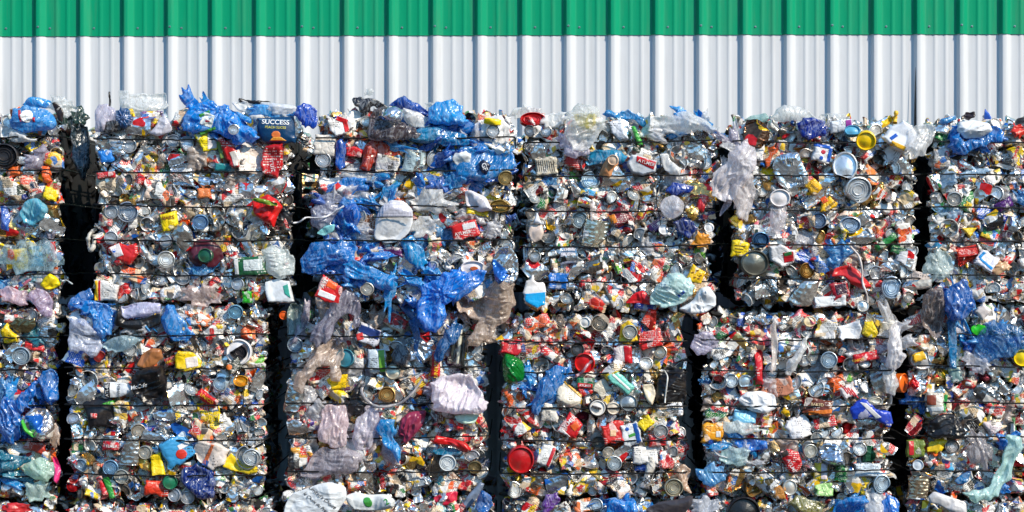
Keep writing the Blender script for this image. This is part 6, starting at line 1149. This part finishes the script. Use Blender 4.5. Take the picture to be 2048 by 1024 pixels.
def xform(raw, R, s, t):
    v = (raw[0] * s) @ R.T + t
    return v, raw[1], raw[2], raw[3]
def rotm(a, b, c): return np.array(Euler((a, b, c)).to_matrix())
Q_BASE = None
def packed_mass(key, seed):
    """everything too broken to count, as one part: the core and the scraps pressed all over the bale"""
    b = BL[key]; rng = np.random.default_rng(seed); root = b['root']; ox, oy, oz = root.location
    hx = (b['x1'] - b['x0']) / 2; Hh = b['z1'] - b['z0']; t = b['tin']
    raws, tin_, cols = [], [], []
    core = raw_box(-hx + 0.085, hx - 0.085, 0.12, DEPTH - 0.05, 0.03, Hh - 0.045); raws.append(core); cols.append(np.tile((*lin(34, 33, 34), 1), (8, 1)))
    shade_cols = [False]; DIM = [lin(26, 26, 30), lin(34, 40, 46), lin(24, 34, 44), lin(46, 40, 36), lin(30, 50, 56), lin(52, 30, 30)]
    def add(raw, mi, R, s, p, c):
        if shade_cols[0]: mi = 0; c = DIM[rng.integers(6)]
        r = xform(raw, R, s, np.array(p)); raws.append((r[0], r[1], r[2] + rng.uniform(0, 60, 2), np.full(len(r[1]), mi)))
        cols.append(np.tile((*c, 1), (len(r[0]), 1)))
    def one(p, R0, s, q=None):
        k = rng.random()
        R = R0 @ rotm(rng.normal() * 0.45, rng.uniform(0, 2 * PI), rng.normal() * 0.45)
        if q is not None: s = np.array([s * q[0], s * q[1], s * q[2]])
        if q is not None and rng.random() < 0.45: k = 0.9
        if k < 0.30 * t:
            tin, lab = Q_CAN[rng.integers(len(Q_CAN))]; add(tin, 1, R, s, p, tinc(rng))
            if rng.random() < 0.5: add(lab, 2, R, s, p, palc(rng))
        elif k < 0.42 * t: add(Q_LID[rng.integers(len(Q_LID))], 1, R, s, p, tinc(rng))
        elif k < 0.66: add(Q_CAR[rng.integers(len(Q_CAR))], 2, R, s, p, palc(rng))
        else: add(Q_FOI[rng.integers(len(Q_FOI))], 1, R, s, p, tinc(rng))
    I = np.eye(3)
    low = key[0] in 'CR'
    nf = 430 if not low else 250
    for _ in range(nf):      # behind the front layer
        one((rng.uniform(-hx + 0.05, hx - 0.05), rng.uniform(0.055, 0.10), rng.uniform(0.02, Hh - 0.03)), I, rng.uniform(0.7, 1.15))
    for _ in range(620 if not low else 160):      # thin, flattened bits between the big ones
        one((rng.uniform(-hx + 0.03, hx - 0.03), rng.uniform(0.006, 0.044), rng.uniform(0.03, Hh - 0.03)), I, rng.uniform(0.3, 0.56), (rng.uniform(0.9, 1.7), 0.7, rng.uniform(0.3, 0.8)))
    for sgn in (-1, 1):      # the flanks, denser towards the front
        R0 = rotm(0, 0, sgn * PI / 2)
        dim = not (sgn > 0 and key in ('B1', 'B2'))      # flanks in the gaps: scraps coloured near black to paint the shade there
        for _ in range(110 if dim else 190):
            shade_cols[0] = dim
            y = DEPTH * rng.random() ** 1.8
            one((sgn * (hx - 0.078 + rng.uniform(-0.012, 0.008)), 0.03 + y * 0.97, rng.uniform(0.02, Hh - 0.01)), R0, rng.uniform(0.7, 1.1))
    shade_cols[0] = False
    R0 = rotm(-PI / 2, 0, 0)
    for _ in range(240):     # top
        one((rng.uniform(-hx + 0.02, hx - 0.02), 0.03 + (DEPTH - 0.1) * rng.random() ** 1.5, Hh - 0.03 + rng.uniform(-0.01, 0.022)), R0, rng.uniform(0.7, 1.1))
    # bits that stick up along the front top edge
    if key[0] != 'B':
        for _ in range(60):
            one((rng.uniform(-hx + 0.02, hx - 0.02), rng.uniform(0.0, 0.35), Hh + rng.uniform(-0.02, 0.035)), rotm(rng.uniform(-1.2, 0.2), 0, rng.normal() * 0.5), rng.uniform(0.5, 0.95))
    raw = join(raws)
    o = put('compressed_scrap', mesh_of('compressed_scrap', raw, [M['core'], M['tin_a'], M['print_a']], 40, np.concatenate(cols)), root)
    o['kind'] = 'stuff'

def wires(key, seed):
    b = BL[key]; rng = np.random.default_rng(seed); root = b['root']
    hx = (b['x1'] - b['x0']) / 2; Hh = b['z1'] - b['z0']
    for f in WIRES[key[0]]:
        z = Hh * (1 - f); n = 26; sl = rng.normal() * 0.008; pts = []
        for s in np.linspace(0, 1, 9)[:-1]: pts.append((-hx - 0.006, 1.2 * (1 - s) - 0.045 * s, z + rng.normal() * 0.002))
        for i in range(n + 1):
            t = i / n; x = -hx + 2 * hx * t
            pts.append((x, -0.064 - 0.008 * math.sin(PI * t), z + sl * (t - 0.5) - 0.011 * math.sin(PI * t) * rng.uniform(0.4, 1.0) + rng.normal() * 0.0016))
        for s in np.linspace(0, 1, 9)[1:]: pts.append((hx + 0.006, -0.045 * (1 - s) + 1.2 * s, z + sl * 0.5 + rng.normal() * 0.002))
        put('baling_wire', mesh_of('baling_wire', raw_tube(pts, 0.0042), [M['wire']], 0), root)
    # one twisted tie that runs down the face
    for _ in range(rng.integers(1, 3)):
        x = rng.uniform(-0.8, 0.8) * hx; za = rng.uniform(0.55, 0.95) * Hh; zb = za - rng.uniform(0.14, 0.4) * Hh
        pts = [(x + rng.normal() * 0.004 + 0.01 * math.sin(i * 0.7), -0.050, za + (zb - za) * i / 10) for i in range(11)]
        put('baling_wire', mesh_of('baling_wire', raw_tube(pts, 0.0024), [M['wire']], 0), root)

def torn_film(px, py, rx, ry, n, cols, axis=0):
    rng = np.random.default_rng(int(px * 7 + py))
    for _ in range(int(n * 0.8)):
        a = rng.uniform(0, 2 * PI); q = math.sqrt(rng.random()); x = px + rx * q * math.cos(a); y = py + ry * q * math.sin(a)
        b = BL[bale_at(x, y)]; p = Vector(at(x, y, b['y'])) - b['root'].location
        s = rng.uniform(0.45, 1.25); c = cols[rng.integers(len(cols))]
        put('film_scrap', TORN[rng.integers(len(TORN))], b['root'], (p.x, p.y - rng.uniform(0.025, 0.055), p.z), (rng.normal() * 0.2, math.radians(axis) + rng.normal() * 0.7, rng.normal() * 0.2), (s * rng.uniform(0.9, 1.5), s, s * rng.uniform(0.6, 1.1)), c)
TORN = []
for i in range(12):
    r_, _ = raw_blob(chaikin(outline(0.15, 0.066, 0, 700 + i, 'ellipse', 0.3, 18), 2), 700 + i, 0.0042, 0.008, 0.03, 0.004, tents=5, tent_a=0.45, wrinkle=0.009, wfreq=60, axis=0.2 * (i % 3))
    TORN.append(mesh_of('film_scrap', r_, [M['film']], 0))
AZ = (*lin(12, 138, 228), 0.93); AZ2 = (*lin(36, 164, 236), 0.8); AZ3 = (*lin(12, 96, 196), 0.96); CL2 = (*lin(236, 236, 240), 0.5)
for q in ((694, 450, 52, 60, 22, [AZ, AZ3, CL2, AZ2], 60), (715, 540, 90, 40, 26, [AZ, AZ2, AZ3, AZ], 10), (950, 320, 76, 45, 22, [AZ, AZ2, CL2, AZ3], 0), (860, 275, 90, 26, 16, [AZ2, AZ, AZ3], 0), (860, 600, 80, 60, 22, [AZ, AZ3, AZ2, AZ], 70), (780, 390, 110, 40, 16, [CL2, AZ2, AZ, CL2], 0),
          (50, 820, 60, 60, 22, [AZ, AZ3, AZ2], 60), (30, 940, 50, 40, 10, [(*lin(40, 150, 180), 0.8), AZ2], 20), (430, 235, 70, 30, 14, [AZ, AZ3, AZ2], 30), (330, 645, 60, 30, 10, [AZ2, AZ, CL2], 0), (200, 650, 40, 40, 10, [AZ2, AZ, CL2], 40), (1960, 690, 70, 40, 16, [AZ2, AZ3, CL2], 20),
          (1920, 610, 40, 60, 12, [AZ3, AZ, AZ2], 70), (1090, 780, 40, 50, 12, [AZ, AZ3, AZ2], 60), (1930, 280, 60, 24, 12, [AZ, AZ2, CL2], 0), (655, 660, 56, 70, 14, [CL2, LIL, BEI], 60), (952, 640, 44, 60, 12, [BEI, CL2, BEI], 60), (700, 870, 80, 50, 16, [CL2, LIL, BEI], 80), (1470, 350, 40, 70, 14, [CL2, LIL], 70), (1780, 700, 26, 60, 12, [CL2, LIL], 85), (1350, 250, 80, 22, 12, [CL2, AZ2], 0), (60, 520, 60, 40, 8, [(*lin(120, 190, 210), 0.5), CL2], 0), (1470, 900, 60, 40, 10, [AZ2, CL2, AZ], 0), (1240, 1010, 40, 10, 5, [AZ, AZ2], 0), (1700, 1010, 40, 12, 6, [AZ, AZ2], 0)):
    torn_film(*q)
tot = {}
for i, key in enumerate(BL):
    NOW[0] = key if key in BIAS else ''
    packed_mass(key, 1000 + i)
    if key[0] == 'R': continue
    wires(key, 1100 + i); c = face_items(key, 1200 + i)
    for k, v in c.items(): tot[k] = tot.get(k, 0) + v
print('items', tot, len(bpy.data.objects))
